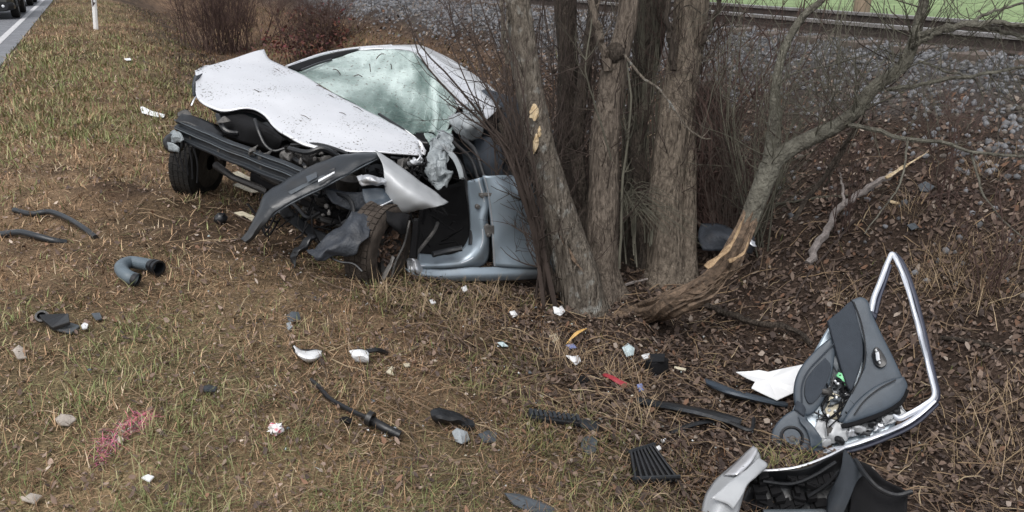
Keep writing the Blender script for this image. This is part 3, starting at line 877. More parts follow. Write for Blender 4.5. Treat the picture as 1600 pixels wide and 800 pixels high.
# --- thick straight trunk
t4 = thing('willow_tree', 'thickest trunk, straight and brown with vertical furrows', 'tree', G(1050, 440), 'stems of the old willow clump')
mb = MB()
p4, _ = trunk_tube(mb, [(1044, 462, 5.95), (1043, 410, 5.93), (1041, 330, 5.9), (1047, 250, 5.9), (1056, 190, 5.88), (1067, 110, 5.86), (1075, 60, 5.85), (1081, 0, 5.8), (1085, -120, 5.75), (1090, -330, 5.7), (1095, -560, 5.7)],
                   [84, 58, 54, 55, 56, 50, 50, 54, 48, 38, 26], seed=4, k=56, n=130, flare=.2, ridge=.06)
mb.build('trunk', M_bark, t4)
crown(t4, p4, M_bark)
mb = MB()
trunk_tube(mb, [(1078, 448, 5.86), (1077, 380, 5.86), (1077, 300, 5.86), (1079, 250, 5.86), (1078, 200, 5.86), (1083, 150, 5.88)], [28, 23, 22, 20, 15, 6], k=18, n=50, seed=8)
mb.build('side_stem', M_bark, t4)
mb = MB(); limb(mb, [(1052, 110, 5.75), (1046, 60, 5.7), (1042, 10, 5.65), (1035, -60, 5.6)], .05, .035, 4, .4, 1, 9); mb.build('branch', M_bark_dark, t4)
mb = MB(); limb(mb, [(1056, 90, 5.66), (1055, 55, 5.64), (1060, 20, 5.64), (1075, 8, 5.64), (1095, 20, 5.66)], .012, .008, 0); mb.build('branch', M_bark_dark, t4)
mb = MB(); limb(mb, [(1095, 70, 5.75), (1112, 40, 5.7), (1125, 0, 5.6), (1135, -50, 5.5)], .04, .025, 5, .4, 1, 9); mb.build('branch', M_bark_dark, t4)

# --- dark slim trunk between the middle and the thick one
t6 = thing('willow_tree', 'slim mossy dark stem between the middle trunk and the thickest trunk', 'tree', G(993, 425), 'stems of the old willow clump')
mb = MB()
p6, _ = trunk_tube(mb, [(992, 445, 6.3), (993, 330, 6.3), (992, 220, 6.3), (1003, 120, 6.28), (1010, 20, 6.25), (1014, -120, 6.2), (1010, -380, 6.1)], [52, 44, 36, 32, 34, 26, 14], seed=6, k=28, n=80)
mb.build('trunk', M_bark_dark, t6)
mb = MB()
for _ in range(24):
    x0 = rnd.uniform(-34, 36)
    limb(mb, [(996 + x0 * .8 + rnd.uniform(-6, 6), 425 - rnd.uniform(0, 60), 6.1 + rnd.uniform(-.4, .3)), (998 + x0, 300, 6.1), (1000 + x0 * 1.3 + rnd.uniform(-20, 20), 150, 6.0), (1005 + x0 * 1.8 + rnd.uniform(-40, 40), -30, 5.9)], .013, .006, 5, .3, 1, 5, 12)
for _ in range(40):                                   # low fan of olive whips
    a = rnd.uniform(-.4, 1.5); L = rnd.uniform(40, 150)
    limb(mb, [(968, 330 + rnd.uniform(-30, 30), 5.75), (968 + L * .5 * math.cos(a), 325 - L * .3 * math.sin(a) , 5.65), (968 + L * math.cos(a), 330 - L * .5 * math.sin(a) + 30, 5.6)], .006, .003, 0, n=8, k=4)
mb.build('shoot', M_twig_green, t6, kind='stuff')

# --- two dark mossy stems in the gaps of the clump
for nm, rt, pth, wd_ in (('slim dark stem in the gap between the leaning grey trunk and the middle one', (915, 425), [(912, 430, 6.0), (909, 330, 6.0), (902, 240, 6.0), (908, 150, 5.95), (922, 60, 5.9), (930, -30, 5.9), (940, -250, 5.8)], [34, 26, 22, 18, 18, 16, 8]),
                         ('dark mossy stem close to the left side of the thickest trunk', (1008, 428), [(1012, 435, 6.1), (1006, 330, 6.1), (996, 230, 6.1), (1012, 130, 6.05), (1032, 40, 6.0), (1040, -40, 6.0), (1046, -260, 5.9)], [36, 28, 26, 22, 20, 18, 8])):
    o = thing('willow_tree', nm, 'tree', G(*rt), 'stems of the old willow clump')
    mb = MB(); trunk_tube(mb, pth, wd_, k=22, n=70, seed=rt[0] % 13, ridge=.08); mb.build('trunk', M_bark_dark, o)
    mb = MB()
    for _ in range(16):
        k_ = rnd.randint(1, 4); a, b, c = pth[k_]
        limb(mb, [(a, b, c - .05), (a + rnd.uniform(-25, 25), b - rnd.uniform(20, 60), c - .15), (a + rnd.uniform(-70, 70), b - rnd.uniform(40, 150), c - .25)], .010, .004, 5, .3, 1, 4, 9)
    mb.build('twigs', M_twig_dark, o, kind='stuff')
# --- the bent, torn tree at the right
t5 = thing('willow_tree', 'greenish forked tree with a torn base, its long limb bent out over the bank', 'tree', G(1020, 495), 'stems of the old willow clump')
mb = MB()
dg = lambda a, b, k: (a, b, (G(a, b) - C0).dot(Vector((0, CP, -SP))) + k)
trunk_tube(mb, [dg(930, 512, .16), dg(965, 500, .12), (1004, 491, dg(1004, 491, .05)[2]), (1045, 477, 4.98), (1085, 458, 4.92), (1116, 434, 4.89), (1140, 405, 4.88), (1160, 366, 4.9), (1178, 322, 4.92), (1190, 292, 4.94)], [16, 26, 33, 35, 33, 31, 29, 26, 20, 12], k=44, n=130, seed=9, ridge=.24)
for k_ in range(9):                                    # bark strips peeled off the slab
    a = rnd.uniform(1010, 1130); b = 488 - (a - 1010) * .42 + rnd.uniform(-16, 10)
    q_ = P(a, b, 4.84)
    mb.tube(crom([q_, q_ + Vector((rnd.uniform(.05, .12), -.02, rnd.uniform(.01, .07))), q_ + Vector((rnd.uniform(.12, .24), -.03, rnd.uniform(.06, .17)))], 8), [.004, .010, .012, .011, .009, .006, .004, .001], 5, sq=(1, .4), wob=.6)
mb.build('trunk', M_wood_old, t5, label='bent trunk base stripped to torn brown wood')
mb = MB()
p5, _ = trunk_tube(mb, [(1152, 392, 4.93), (1172, 340, 4.92), (1190, 295, 4.9), (1203, 262, 4.88), (1214, 247, 4.87), (1240, 230, 4.85), (1275, 212, 4.82), (1310, 195, 4.78), (1340, 172, 4.74), (1362, 140, 4.7), (1408, 105, 4.66), (1425, 72, 4.64), (1434, 40, 4.62), (1444, 0, 4.6), (1452, -70, 4.55), (1470, -220, 4.5)],
                   [22, 28, 31, 32, 28, 24, 23, 22, 21, 20, 19, 18, 16, 15, 13, 8], k=30, n=150, seed=5, ridge=.05)
mb.build('limb', M_bark_green, t5, label='thick greenish limb rising to the right')
mb = MB()
trunk_tube(mb, [(1192, 300, 4.9), (1204, 250, 4.9), (1211, 187, 4.9), (1212, 140, 4.9), (1224, 80, 4.9), (1253, 28, 4.88), (1284, 0, 4.85), (1330, -60, 4.8)], [26, 25, 20, 14, 12, 12, 10, 6], k=20, n=70, seed=12)
mb.build('limb', M_bark_green, t5)
mb = MB(); tw = MB()
BR = [([(1424, 62, 4.6), (1470, 46, 4.5), (1515, 38, 4.4), (1560, 36, 4.35), (1640, 42, 4.3)], .05, .022, 12),
      ([(1425, 72, 4.6), (1460, 55, 4.5), (1500, 42, 4.45)], .03, .02, 3),
      ([(1515, 38, 4.42), (1545, 20, 4.4), (1590, 8, 4.35), (1640, -10, 4.3)], .022, .01, 6),
      ([(1520, 40, 4.42), (1570, 50, 4.4), (1610, 60, 4.35), (1650, 62, 4.3)], .028, .014, 6),
      ([(1385, 140, 4.66), (1430, 135, 4.6), (1480, 124, 4.55), (1540, 116, 4.5), (1600, 104, 4.45), (1660, 95, 4.4)], .028, .014, 10),
      ([(1435, 95, 4.6), (1480, 112, 4.58), (1520, 122, 4.55), (1535, 150, 4.55)], .016, .006, 5),
      ([(1325, 195, 4.74), (1360, 201, 4.7), (1400, 214, 4.65), (1440, 220, 4.6), (1478, 222, 4.58), (1510, 235, 4.55), (1530, 240, 4.5), (1600, 246, 4.45), (1660, 250, 4.4)], .030, .014, 9),
      ([(1418, 216, 4.62), (1412, 262, 4.58), (1404, 292, 4.56), (1388, 315, 4.54), (1350, 365, 4.5)], .014, .006, 3),
      ([(1518, 238, 4.55), (1528, 275, 4.52), (1540, 310, 4.5), (1572, 348, 4.48), (1610, 380, 4.45)], .014, .007, 4),
      ([(1215, 132, 4.86), (1245, 112, 4.8), (1300, 102, 4.75), (1345, 88, 4.7), (1390, 72, 4.6)], .014, .006, 10),
      ([(1245, 112, 4.8), (1262, 70, 4.78), (1268, 40, 4.76)], .010, .005, 4),
      ([(1310, 103, 4.75), (1315, 70, 4.75), (1330, 40, 4.75)], .008, .004, 3),
      ([(1225, 150, 4.85), (1275, 125, 4.8), (1320, 160, 4.78)], .009, .004, 6),
      ([(1340, 130, 4.72), (1352, 115, 4.7), (1410, 78, 4.65)], .010, .005, 2)]
for path, w0, w1, ns in BR:
    mb = MB(); limb(mb, path, w0, w1, 0, n=18); mb.build('branch', M_bark_green, t5)
for path, w0, w1, ns in BR: limb(tw, path, w1 * .5, w1 * .3, ns + 3, .34, 1, 4, 14)
for _ in range(75):                                   # hanging whips against the stones
    x0 = rnd.uniform(1120, 1620); y0 = rnd.uniform(-50, 120)
    dx = rnd.uniform(-90, 90)
    limb(tw, [(x0, y0, 4.5), (x0 + dx * .4, y0 + 50, 4.5), (x0 + dx, y0 + rnd.uniform(50, 170), 4.52)], .0055, .0025, 4, .28, 1, 4, 8)
tw.build('twigs', M_twig_green, t5, kind='stuff')
def splint(mb, a, b, w0, d0, d1, flat=.45, bend=.03):
    q0, q1 = P(*a, d0), P(*b, d1)
    n = 12
    pts = crom([q0, q0.lerp(q1, .5) + Vector((bend, 0, -bend)), q1], n)
    mb.tube(pts, [w0 * (1 - .92 * (i / (n - 1)) ** 1.6) * (.75 + .25 * math.sin(i * 1.7)) for i in range(n)], 7, sq=(1, flat), wob=.5)
mb = MB(); splint(mb, (1103, 418), (1164, 336), .032, 4.74, 4.72)
mb.build('splinter', M_wood, t5, label='long pale splinter standing off the torn base')
mb = MB(); splint(mb, (1138, 408), (1172, 366), .022, 4.76, 4.74)
mb.build('splinter', M_wood, t5)
mb = MB(); splint(mb, (1075, 478), (1140, 430), .016, 4.72, 4.74); splint(mb, (1060, 470), (1120, 440), .012, 4.72, 4.74)
mb.build('splinter', M_wood_old, t5)

# --- shrubs
def shrub(name, label, root, m, stems, w0=.022, w1=.008, ns=8, L=.45, lev=1, group=None, jit=14):
    r = P(*root); r.z = min(r.z, Z(r.x, r.y))
    o = thing(name, label, 'shrub', r, group)
    mb, tw = MB(), MB()
    for st in stems:
        st = [(a + rnd.uniform(-jit, jit) * .15, b + rnd.uniform(-jit, jit) * .1, c) for a, b, c in st]
        limb(mb, [r + Vector((rnd.uniform(-.08, .08), rnd.uniform(-.08, .08), -.03))] + [(a + rnd.uniform(-jit, jit) * .3, b, c) for a, b, c in st], w0 * rnd.uniform(.7, 1.2), w1, ns, L, lev, 6, 16, tw=tw)
    mb.build('stem', m, o, kind='stuff' if len(stems) > 8 else None)
    tw.build('twigs', m, o, kind='stuff')
    return o
ST = [[(842, 380, 5.2), (822, 300, 5.05), (790, 230, 5.02), (755, 185, 5.0), (702, 120, 4.98), (655, 70, 4.95), (628, 10, 4.9)],
      [(842, 380, 5.2), (826, 300, 5.05), (802, 205, 5.0), (772, 150, 4.98), (742, 90, 4.95), (735, -10, 4.9)],
      [(845, 380, 5.2), (830, 280, 5.05), (792, 130, 5.0), (768, 60, 4.95), (748, -10, 4.9)],
      [(840, 380, 5.2), (815, 280, 5.05), (770, 205, 4.95), (720, 160, 4.9), (662, 95, 4.85), (640, 30, 4.8)],
      [(845, 380, 5.2), (818, 280, 5.0), (778, 170, 4.9), (722, 70, 4.85), (695, -20, 4.8)],
      [(845, 380, 5.2), (835, 250, 5.05), (806, 100, 5.0), (776, -10, 4.95)],
      [(840, 380, 5.2), (812, 260, 5.0), (756, 182, 4.95), (730, 120, 4.9), (690, 40, 4.9)],
      [(845, 380, 5.2), (825, 290, 5.1), (806, 200, 5.1), (765, 110, 5.05), (715, 20, 5.0)],
      [(842, 380, 5.2), (812, 290, 5.0), (788, 205, 5.0), (800, 150, 5.0), (745, 60, 4.9)],
      [(842, 380, 5.2), (805, 270, 4.95), (775, 215, 4.9), (740, 190, 4.85), (690, 150, 4.8)]]
shrub('bare_shrub', 'fan of thin dark bare shoots in front of the car roof', (852, 445, 5.3), M_twig_dark, ST, .026, .006, 9, .42, 1, jit=14)
st = []
for _ in range(26):
    a = rnd.uniform(-1, 1)
    st.append([(1118 + a * 30, 300, 6.0), (1125 + a * 62, 190, 5.95 + rnd.uniform(-.2, .2)), (1130 + a * 95 + rnd.uniform(-15, 15), 90, 5.9), (1140 + a * 120 + rnd.uniform(-30, 30), rnd.uniform(-60, 50), 5.8)])
shrub('bare_shrub', 'dense reddish brown brush right of the thickest trunk', (1115, 400, 6.1), M_twig_red, st, .022, .006, 12, .42, 1, jit=110)
mb = MB()
o = thing('tree_stump', 'dark ragged stump hung with thin roots behind the torn tree', 'tree stump', G(1110, 330))
trunk_tube(mb, [(1114, 385, 6.2), (1112, 300, 6.2), (1108, 220, 6.2), (1110, 155, 6.2), (1112, 128, 6.2)], [56, 46, 42, 36, 18], k=28, n=50, seed=21, ridge=.16)
mb.build('trunk', M_bark_dark, o)
mb = MB()
for _ in range(30): limb(mb, [(1110 + rnd.uniform(-22, 22), 150 + rnd.uniform(0, 90), 6.05), (1112 + rnd.uniform(-30, 40), 170 + rnd.uniform(0, 120), 6.0), (1118 + rnd.uniform(-40, 60), 230 + rnd.uniform(0, 110), 6.0)], .009, .004, 1, .15, 0, 4, 7)
mb.build('twigs', M_twig_dark, o, kind='stuff')
st = []
for _ in range(20):
    a = rnd.uniform(-1, 1)
    st.append([(950 + a * 120, 330, 6.7), (950 + a * 150, 200, 6.7 + rnd.uniform(-.3, .3)), (955 + a * 180 + rnd.uniform(-25, 25), 90, 6.6), (960 + a * 210 + rnd.uniform(-50, 50), rnd.uniform(-60, 30), 6.5)])
shrub('bare_shrub', 'tangle of dark brush behind the row of willow trunks', (950, 380, 6.8), M_twig_dark, st, .022, .006, 14, .45, 1, jit=110)
for rt, lb, cnt in (((1330, 300, 5.6), 'wiry brambles on the bank under the long bent limb', 14), ((1480, 250, 5.4), 'wiry brambles at the lower edge of the stones on the right', 13), ((1560, 420, 4.6), 'loose brambles on the bank at the right edge', 14)):
    st = []
    for _ in range(cnt):
        a = rnd.uniform(-1, 1); c = rnd.uniform(-1, 1)
        st.append([(rt[0] + a * 50, rt[1] - rnd.uniform(20, 60), rt[2] + c * .3), (rt[0] + a * 110 + rnd.uniform(-30, 30), rt[1] - rnd.uniform(50, 150), rt[2] + c * .4), (rt[0] + a * 170 + rnd.uniform(-40, 40), rt[1] - rnd.uniform(30, 210), rt[2] + c * .5)])
    shrub('bramble', lb, rt, M_twig_red, st, .006, .003, 6, .35, 1, jit=60)
# dark leaning stems right of the bent tree
o = thing('bare_sapling', 'two dark slanting stems crossing behind the bent limb', 'sapling', G(1275, 330))
mb = MB(); limb(mb, [(1240, 345, 5.3), (1290, 270, 5.28), (1325, 215, 5.25), (1345, 190, 5.2)], .035, .025, 4, .3); mb.build('stem', M_bark_dark, o)
mb = MB(); limb(mb, [(1290, 290, 5.3), (1318, 235, 5.25), (1340, 200, 5.2)], .018, .012, 3, .25); mb.build('stem', M_bark_dark, o)
st = []
for _ in range(15):
    a = rnd.uniform(-1, 1)
    st.append([(1190 + a * 40, 280, 5.7), (1200 + a * 70, 190, 5.7), (1225 + a * 100 + rnd.uniform(-20, 20), rnd.uniform(60, 130), 5.7)])
shrub('bare_shrub', 'thin olive whips scattered on the bank behind the forked tree', (1185, 350, 5.8), M_twig_green, st, .012, .005, 9, .42, 1)

def wild_bush(name, label, px, py, wpx, hpx, n, m, leafm=None, w0=.02, d=None):
    r = G(px, py)
    dd = (r - C0).dot(Vector((0, CP, -SP)))
    o = thing(name, label, 'shrub', r)
    mb, tw = MB(), MB()
    for i in range(n):
        a = rnd.gauss(0, .38); e = rnd.gauss(0, .38)
        b = r + Vector((a * .38, e * .38, -.05)) * (wpx * dd / F)
        b.z = Z(b.x, b.y) - .03
        top = r + Vector((a * .45 + rnd.gauss(0, .16), e * .45 + rnd.gauss(0, .1), hpx / wpx * rnd.uniform(.3, 1.1))) * (wpx * dd / F)
        mid = b.lerp(top, .5) + Vector((a * .12 + rnd.gauss(0, .12), rnd.gauss(0, .1), rnd.uniform(0, .3)))
        limb(mb, [b, mid, top], w0 * rnd.uniform(.5, 1.5) * (2 if rnd.random() < .08 else 1), w0 * .3, 12, .6, 1, 4, 8, tw=tw)
    mb.build('stem', m, o, kind='stuff')
    tw.build('twigs', m, o, kind='stuff')
    if leafm is not None:
        n2 = 1500; mb = MB()
        for i in range(n2):
            a, e = rnd.gauss(0, .24), rnd.gauss(0, .24); hh = abs(rnd.gauss(0, .45))
            p = r + Vector((a, e, hh * hpx / wpx * math.exp(-(a * a + e * e) * 4))) * (wpx * dd / F)
            u, v = rvec(), rvec(); s_ = rnd.uniform(.03, .06)
            mb.add([p - u * s_, p + v * s_ * .6, p + u * s_, p - v * s_ * .6], [(0, 1, 2, 3)], (rnd.uniform(.07, .15), rnd.uniform(.04, .065), rnd.uniform(.035, .05)))
        mb.build('foliage', M_leafy, o, kind='stuff', smooth=False)
    return o
wild_bush('wild_bush', 'tall reddish brown leafless bush beyond the car bonnet, left of the leafy one', 350, 82, 190, 150, 130, M_twig_red, w0=.018)
wild_bush('wild_bush', 'low dark red bush with withered leaves beyond the windscreen', 495, 82, 170, 85, 60, M_twig_red, True, w0=.016)
wild_bush('wild_bush', 'thin brown whips on the far slope behind the roof of the car', 700, 62, 230, 90, 12, M_twig_red, w0=.008)

# --- branches and sticks on the ground
def stick(label, path, w0, w1, m, name='fallen_branch', lift=.02, ns=2, L=.2, kids=None, group='sticks and branches lying in the ditch'):
    pts = [G(a, b, lift + (c[0] if c else 0)) for a, b, *c in path]
    mb = MB()
    r = pts[0].copy()
    o = thing(name, label, 'branch', r, group)
    limb(mb, pts, w0, w1, 0, .2, n=22, wob=.25, k=9)
    mb.build('wood', m, o)
    if ns:
        mb = MB()
        limb(mb, pts, w1 * .4, w1 * .3, ns, L, 1, 4, 14)
        mb.build('twigs', m, o)
    return o
o = stick('broken grey branch slanting up the bank with a freshly stripped white end', [(1262, 412, .0), (1290, 365, .06), (1312, 326, .1), (1350, 300, .12), (1392, 272, .16)], .055, .04, M_deadwood, ns=0)
mb = MB(); splint(mb, (1384, 278), (1452, 236), .022, 5.15, 5.15, .5, .0); mb.build('stripped_end', M_wood_pale, o)
mb = MB(); limb(mb, [(1318, 322, 5.1), (1316, 290, 5.1), (1312, 268, 5.1)], .02, .010, 0); mb.build('side_branch', M_deadwood, o)
stick('brown curved branch running from the torn tree towards the door', [(1082, 470), (1130, 488, .03), (1190, 506, .05), (1232, 512, .05), (1268, 536, .02)], .045, .028, M_bark_dark, ns=2)
stick('thin pale stick lying flat at the foot of the thickest trunk', [(968, 448), (1010, 437), (1050, 434), (1090, 438)], .022, .012, M_deadwood)
stick('thin straight stick on the bank behind the forked tree', [(1190, 322), (1235, 316), (1290, 308), (1330, 306)], .022, .014, M_twig_green)
stick('long thin stick at the right edge below the stones', [(1450, 306), (1500, 303), (1560, 302), (1615, 296)], .018, .010, M_twig_dark)
stick('dark stick lying right of the door window frame', [(1470, 528), (1520, 533), (1560, 545), (1615, 556)], .028, .014, M_bark_dark)
stick('fine dark stick pointing down the slope above the brown curved branch', [(1335, 345), (1300, 385), (1262, 430), (1240, 470)], .020, .010, M_twig_dark)
stick('black stick lying along the slope right of the grille fragment', [(1010, 702), (1050, 740), (1075, 775), (1098, 800)], .016, .009, M_twig_dark, ns=1)
stick('bent twig standing up beside the ribbed grille', [(1055, 700, .0), (1062, 690, .06), (1066, 668, .13)], .010, .005, M_twig_red, ns=1, L=.1)
stick('pale straw stick crossing the grey flap near the white panel', [(1094, 582, .03), (1130, 600, .05), (1165, 614, .05)], .010, .006, M_wood_old, ns=1, L=.1)

# fine sprigs growing from the trunks and a veil of thin branches on the right
def sprigs(parent, pts, rad, n, lo, hi, m=M_twig_dark, L=.35, back=-1):
    mb = MB()
    for _ in range(n):
        i = rnd.randint(int(len(pts) * lo), int(len(pts) * hi))
        d = rvec(); d.y = back * abs(d.y) * .6; d.z = abs(d.z) * .8 + .15
        d.normalize()
        side(mb, pts[i] + Vector((d.x, d.y, 0)).normalized() * rad[i] * .8, d, L * rnd.uniform(.5, 1.6), .0042, 1, 4, .3, .15, 6)
    return mb.build('twigs', m, parent, kind='stuff')
R_ = lambda ps, w_: [w_] * len(ps)
sprigs(t1, p1, R_(p1, .09), 18, .12, .62)
sprigs(t2, p2, R_(p2, .08), 26, .12, .6)
sprigs(t3, p3, R_(p3, .07), 24, .1, .6)
sprigs(t4, p4, R_(p4, .1), 22, .2, .6)
sprigs(t5, p5, R_(p5, .04), 40, .15, .9, M_twig_green, .45)
sprigs(t5, p5, R_(p5, .04), 20, .3, .8, M_twig_dark, .7, 1)
for rt, lb, cnt, mm in (((1150, 300, 5.75), 'veil of fine dark twigs just right of the reddish brown brush', 26, M_twig_dark), ((800, 330, 5.6), 'dark twiggy thicket between the car roof and the leaning trunk', 16, M_twig_dark)):
    st = []
    for _ in range(cnt):
        a = rnd.uniform(-1, 1); c = rnd.uniform(-1, 1)
        st.append([(rt[0] + a * 30, rt[1] - rnd.uniform(20, 60), rt[2] + c * .2), (rt[0] + a * 80 + rnd.uniform(-20, 20), rt[1] - rnd.uniform(70, 150), rt[2] + c * .3), (rt[0] + a * (130 if cnt > 20 else 60) + rnd.uniform(-40, 40), rt[1] - rnd.uniform(120, 330), rt[2] + c * .4)])
    shrub('bare_shrub', lb, rt, mm, st, .009 if cnt > 20 else .014, .0035, 9, .42, 1, jit=90)
# ================================================================== THE WRECKED CAR
O_ = Vector((-1.72, 5.49, -.17))
Lc = Vector((.835, -.51, -.2)).normalized()               # the car's left
Bc = Vector((.52, .85, -.06)); Bc = (Bc - Lc * Bc.dot(Lc)).normalized()   # the car's rear
Uc = Lc.cross(Bc).normalized()
def K(l, b, u): return O_ + Lc * l + Bc * b + Uc * u
AX = (Lc, Bc, Uc)
car = thing('wrecked_car', 'crushed silver car wrapped against the trees, its front torn open', 'car', (O_.x, O_.y, Z(O_.x, O_.y)))
def prt(mb, name, m, parent=None, **kw): return mb.build(name, m, parent or car, **kw)

# bonnet: a plane through three measured corners, creased
h0, h1, h2 = P(306, 130, 6.0), P(545, 238, 5.40), P(412, 88, 6.62)
hn = (h1 - h0).cross(h2 - h0).normalized()
if hn.z < 0: hn = -hn
H = lambda a, b, o=0: PL(a, b, h0, hn, o)
fr = [(304, 115, .01), (305, 118, .01), (308, 152, 0), (343, 170, -.01), (383, 173, .025), (412, 186, .03), (438, 207, .0), (480, 226, 0), (543, 237, 0), (600, 239, .01), (661, 240, -.01)]
md = [(330, 106, .02), (332, 108, .02), (352, 122, .03), (385, 138, .04), (420, 146, .06), (455, 158, .065), (490, 175, .05), (520, 192, .045), (565, 206, .04), (610, 216, .02), (655, 228, 0)]
rr = [(414, 86, .05), (415, 88, .05), (421, 96, .02), (440, 104, .01), (468, 115, .0), (508, 138, .0), (545, 157, .0), (585, 179, .0), (618, 196, .0), (640, 208, .0), (656, 217, -.01)]
mk = lambda rw: [H(*p) for p in rw]
hood = prt(MB().sheet([mk(fr), mk(md), mk(rr)], 70, 36, .011, 4.2, 2), 'bonnet', M_paint, solid=.012, off=-1)
prt(MB().sheet([[p.lerp(q, .06) - hn * .04 for p, q in zip(mk(fr), mk(md))][2:], [p - hn * .075 for p in mk(md)][2:], [p - hn * .06 for p in mk(rr)][2:]], 40, 16, .002, 4, 3), 'bonnet_frame', M_blackm, hood, solid=.01)
mb = MB()
for k, (a, b) in enumerate(((494, 136), (512, 150), (466, 128), (552, 168), (426, 108), (398, 150), (530, 186), (470, 190))):
    q = H(a, b, .052 if k > 4 else .012); d = (H(a + rnd.uniform(8, 16), b + rnd.uniform(2, 10), .05 if k > 4 else .012) - q)
    mb.tube([q, q + d * .5 + hn * .006, q + d], [.0022, .003, .0015], 5)
prt(mb, 'twig_litter', M_twig_dark, hood, kind='stuff')
# right front corner: lamp remains, wing strip
prt(MB().sheet([[P(304, 116, 6.02), P(300, 132, 6.0), P(301, 150, 6.0)], [P(309, 118, 6.03), P(307, 134, 6.02), P(307, 152, 6.02)], [P(322, 112, 6.2), P(330, 140, 6.25), P(330, 160, 6.2)]], 14, 6), 'wing', M_liner, solid=.008)
prt(MB().tube(crom([P(309, 148, 5.95), P(303, 156, 5.9), P(299, 165, 5.88)], 8), .008, 8, sq=(1, .6)), 'wing_edge', M_bare)

# bumper beam: a folded section drawn along a slightly bowed path
ba, bb, bc_, bd_ = P(282, 200, 5.78), P(340, 226, 5.62), P(430, 262, 5.38), P(505, 292, 5.2)
path = crom([ba, bb, bc_, bd_], 26)
fw = (Vector((-.52, -.85, 0))).normalized()
sec = [(0, 0), (.035, .004), (.04, .022), (.018, .034), (.018, .064), (.042, .074), (.046, .102), (.02, .112), (.02, .128), (.034, .136), (.03, .15), (0, .152)]
mb = MB(); vs = []
for i, p in enumerate(path):
    crush = .018 * mn.noise(p * 5)
    for a, b in sec: vs.append(p + fw * (a + crush) + Uc * (b - .076))
n_ = len(sec)
mb.add(vs, [(i * n_ + j, i * n_ + (j + 1) % n_, (i + 1) * n_ + (j + 1) % n_, (i + 1) * n_ + j) for i in range(25) for j in range(n_)] + [tuple(range(n_ - 1, -1, -1)), tuple(25 * n_ + j for j in range(n_))])
beam = prt(mb, 'bumper_beam', M_dark, smooth=False, bevel=.004)
for hh in (.146, .088): prt(MB().tube([p + fw * (.046 + .018 * mn.noise(p * 5)) + Uc * (hh - .076) for p in path], .0045, 6), 'beam_lip_highlight', M_bluegrey, beam)  # lighter tubes painting the highlights along the beam's ridges
mb = MB()
for i in (3, 9, 15, 20): mb.lathe(path[i] + fw * .018 + Uc * (-.027), fw, [(0, .012), (.008, .012), (.008, .0)], 10)
prt(mb, 'bolts', M_engine, beam, kind='stuff')
# foam / crossmember above the beam
mb = MB().sheet([[P(283, 180, 5.78), P(310, 186, 5.75), P(332, 196, 5.7), (P(350, 214, 5.66))], [P(276, 192, 5.7), P(300, 200, 5.68), P(322, 210, 5.62), P(340, 224, 5.6)]], 18, 6, .012, 8, 4)
prt(mb, 'beam_cover', M_black, solid=.02)
# lamp remains
lamp = prt(MB().sheet([[P(268, 203, 5.75), P(277, 204, 5.70), P(286, 214, 5.66)], [P(266, 212, 5.73), P(275, 216, 5.66), P(284, 221, 5.66)], [P(270, 223, 5.7), P(277, 225, 5.68), P(282, 226, 5.68)]], 9, 7, .022, 17, 5, lin=True), 'headlight', M_cloth2, solid=.006)
prt(MB().sheet([[P(262, 222, 5.7), P(270, 224, 5.66), P(280, 230, 5.66)], [P(264, 234, 5.7), P(272, 238, 5.66), P(280, 238, 5.68)]], 9, 5, .008, 19, 3), 'lamp_shard', M_cloth2, lamp, solid=.004)
prt(MB().lathe(P(272, 224, 5.75), -ray(272, 224), [(-.09, .07), (0, .075), (.03, .06), (.035, .03), (.02, 0)], 18), 'lamp_housing', M_black, lamp)
mb = MB()
for k in range(5): mb.tube(crom([P(276 + 5 * k, 212, 5.75), P(272 + 9 * k, 236 + 4 * k, 5.7), P(280 + 7 * k, 262 + 6 * k, 5.7)], 9), .006, 5)
prt(mb, 'wires', M_blackm, lamp, kind='stuff')
prt(MB().sheet([[P(278, 176, 5.85), P(290, 172, 5.85), P(300, 178, 5.84)], [P(278, 182, 5.8), P(290, 183, 5.8), P(302, 183, 5.8)]], 10, 5, .008, 9, 9), 'lamp_bracket', M_engine, solid=.006)

# dark curled shroud under the bonnet edge
prt(MB().sheet([[P(340, 184, 5.86), P(352, 177, 5.84), P(378, 181, 5.76), (P(405, 192, 5.68)), P(428, 206, 5.6), P(440, 216, 5.5)],
                [P(345, 196, 5.76), P(365, 192, 5.66), P(388, 198, 5.55), P(410, 204, 5.46), P(430, 214, 5.46), P(441, 220, 5.47)],
                [P(352, 214, 5.72), P(370, 220, 5.66), P(390, 226, 5.6), P(410, 232, 5.56), P(425, 234, 5.52), P(437, 230, 5.5)]], 30, 14, .012, 5, 6), 'fan_shroud', M_blackm, solid=.012)
prt(MB().tube(crom([P(340, 180, 5.7), P(346, 196, 5.62), P(356, 206, 5.6), P(372, 208, 5.62)], 12), .018, 8), 'coolant_hose', M_black)
mb = MB()
mb.tube(crom([P(398, 186, 5.5), P(404, 205, 5.44), P(414, 226, 5.42), P(428, 236, 5.42), P(445, 232, 5.42)], 16), .011, 8)
prt(mb, 'coolant_hose', M_black)
prt(MB().sheet([[P(346, 186, 5.62), P(352, 182, 5.6), P(360, 188, 5.6)], [P(338, 193, 5.6), P(350, 192, 5.58), P(362, 190, 5.58)]], 8, 6, .008, 15, 2), 'torn_bracket', M_engine, solid=.004)

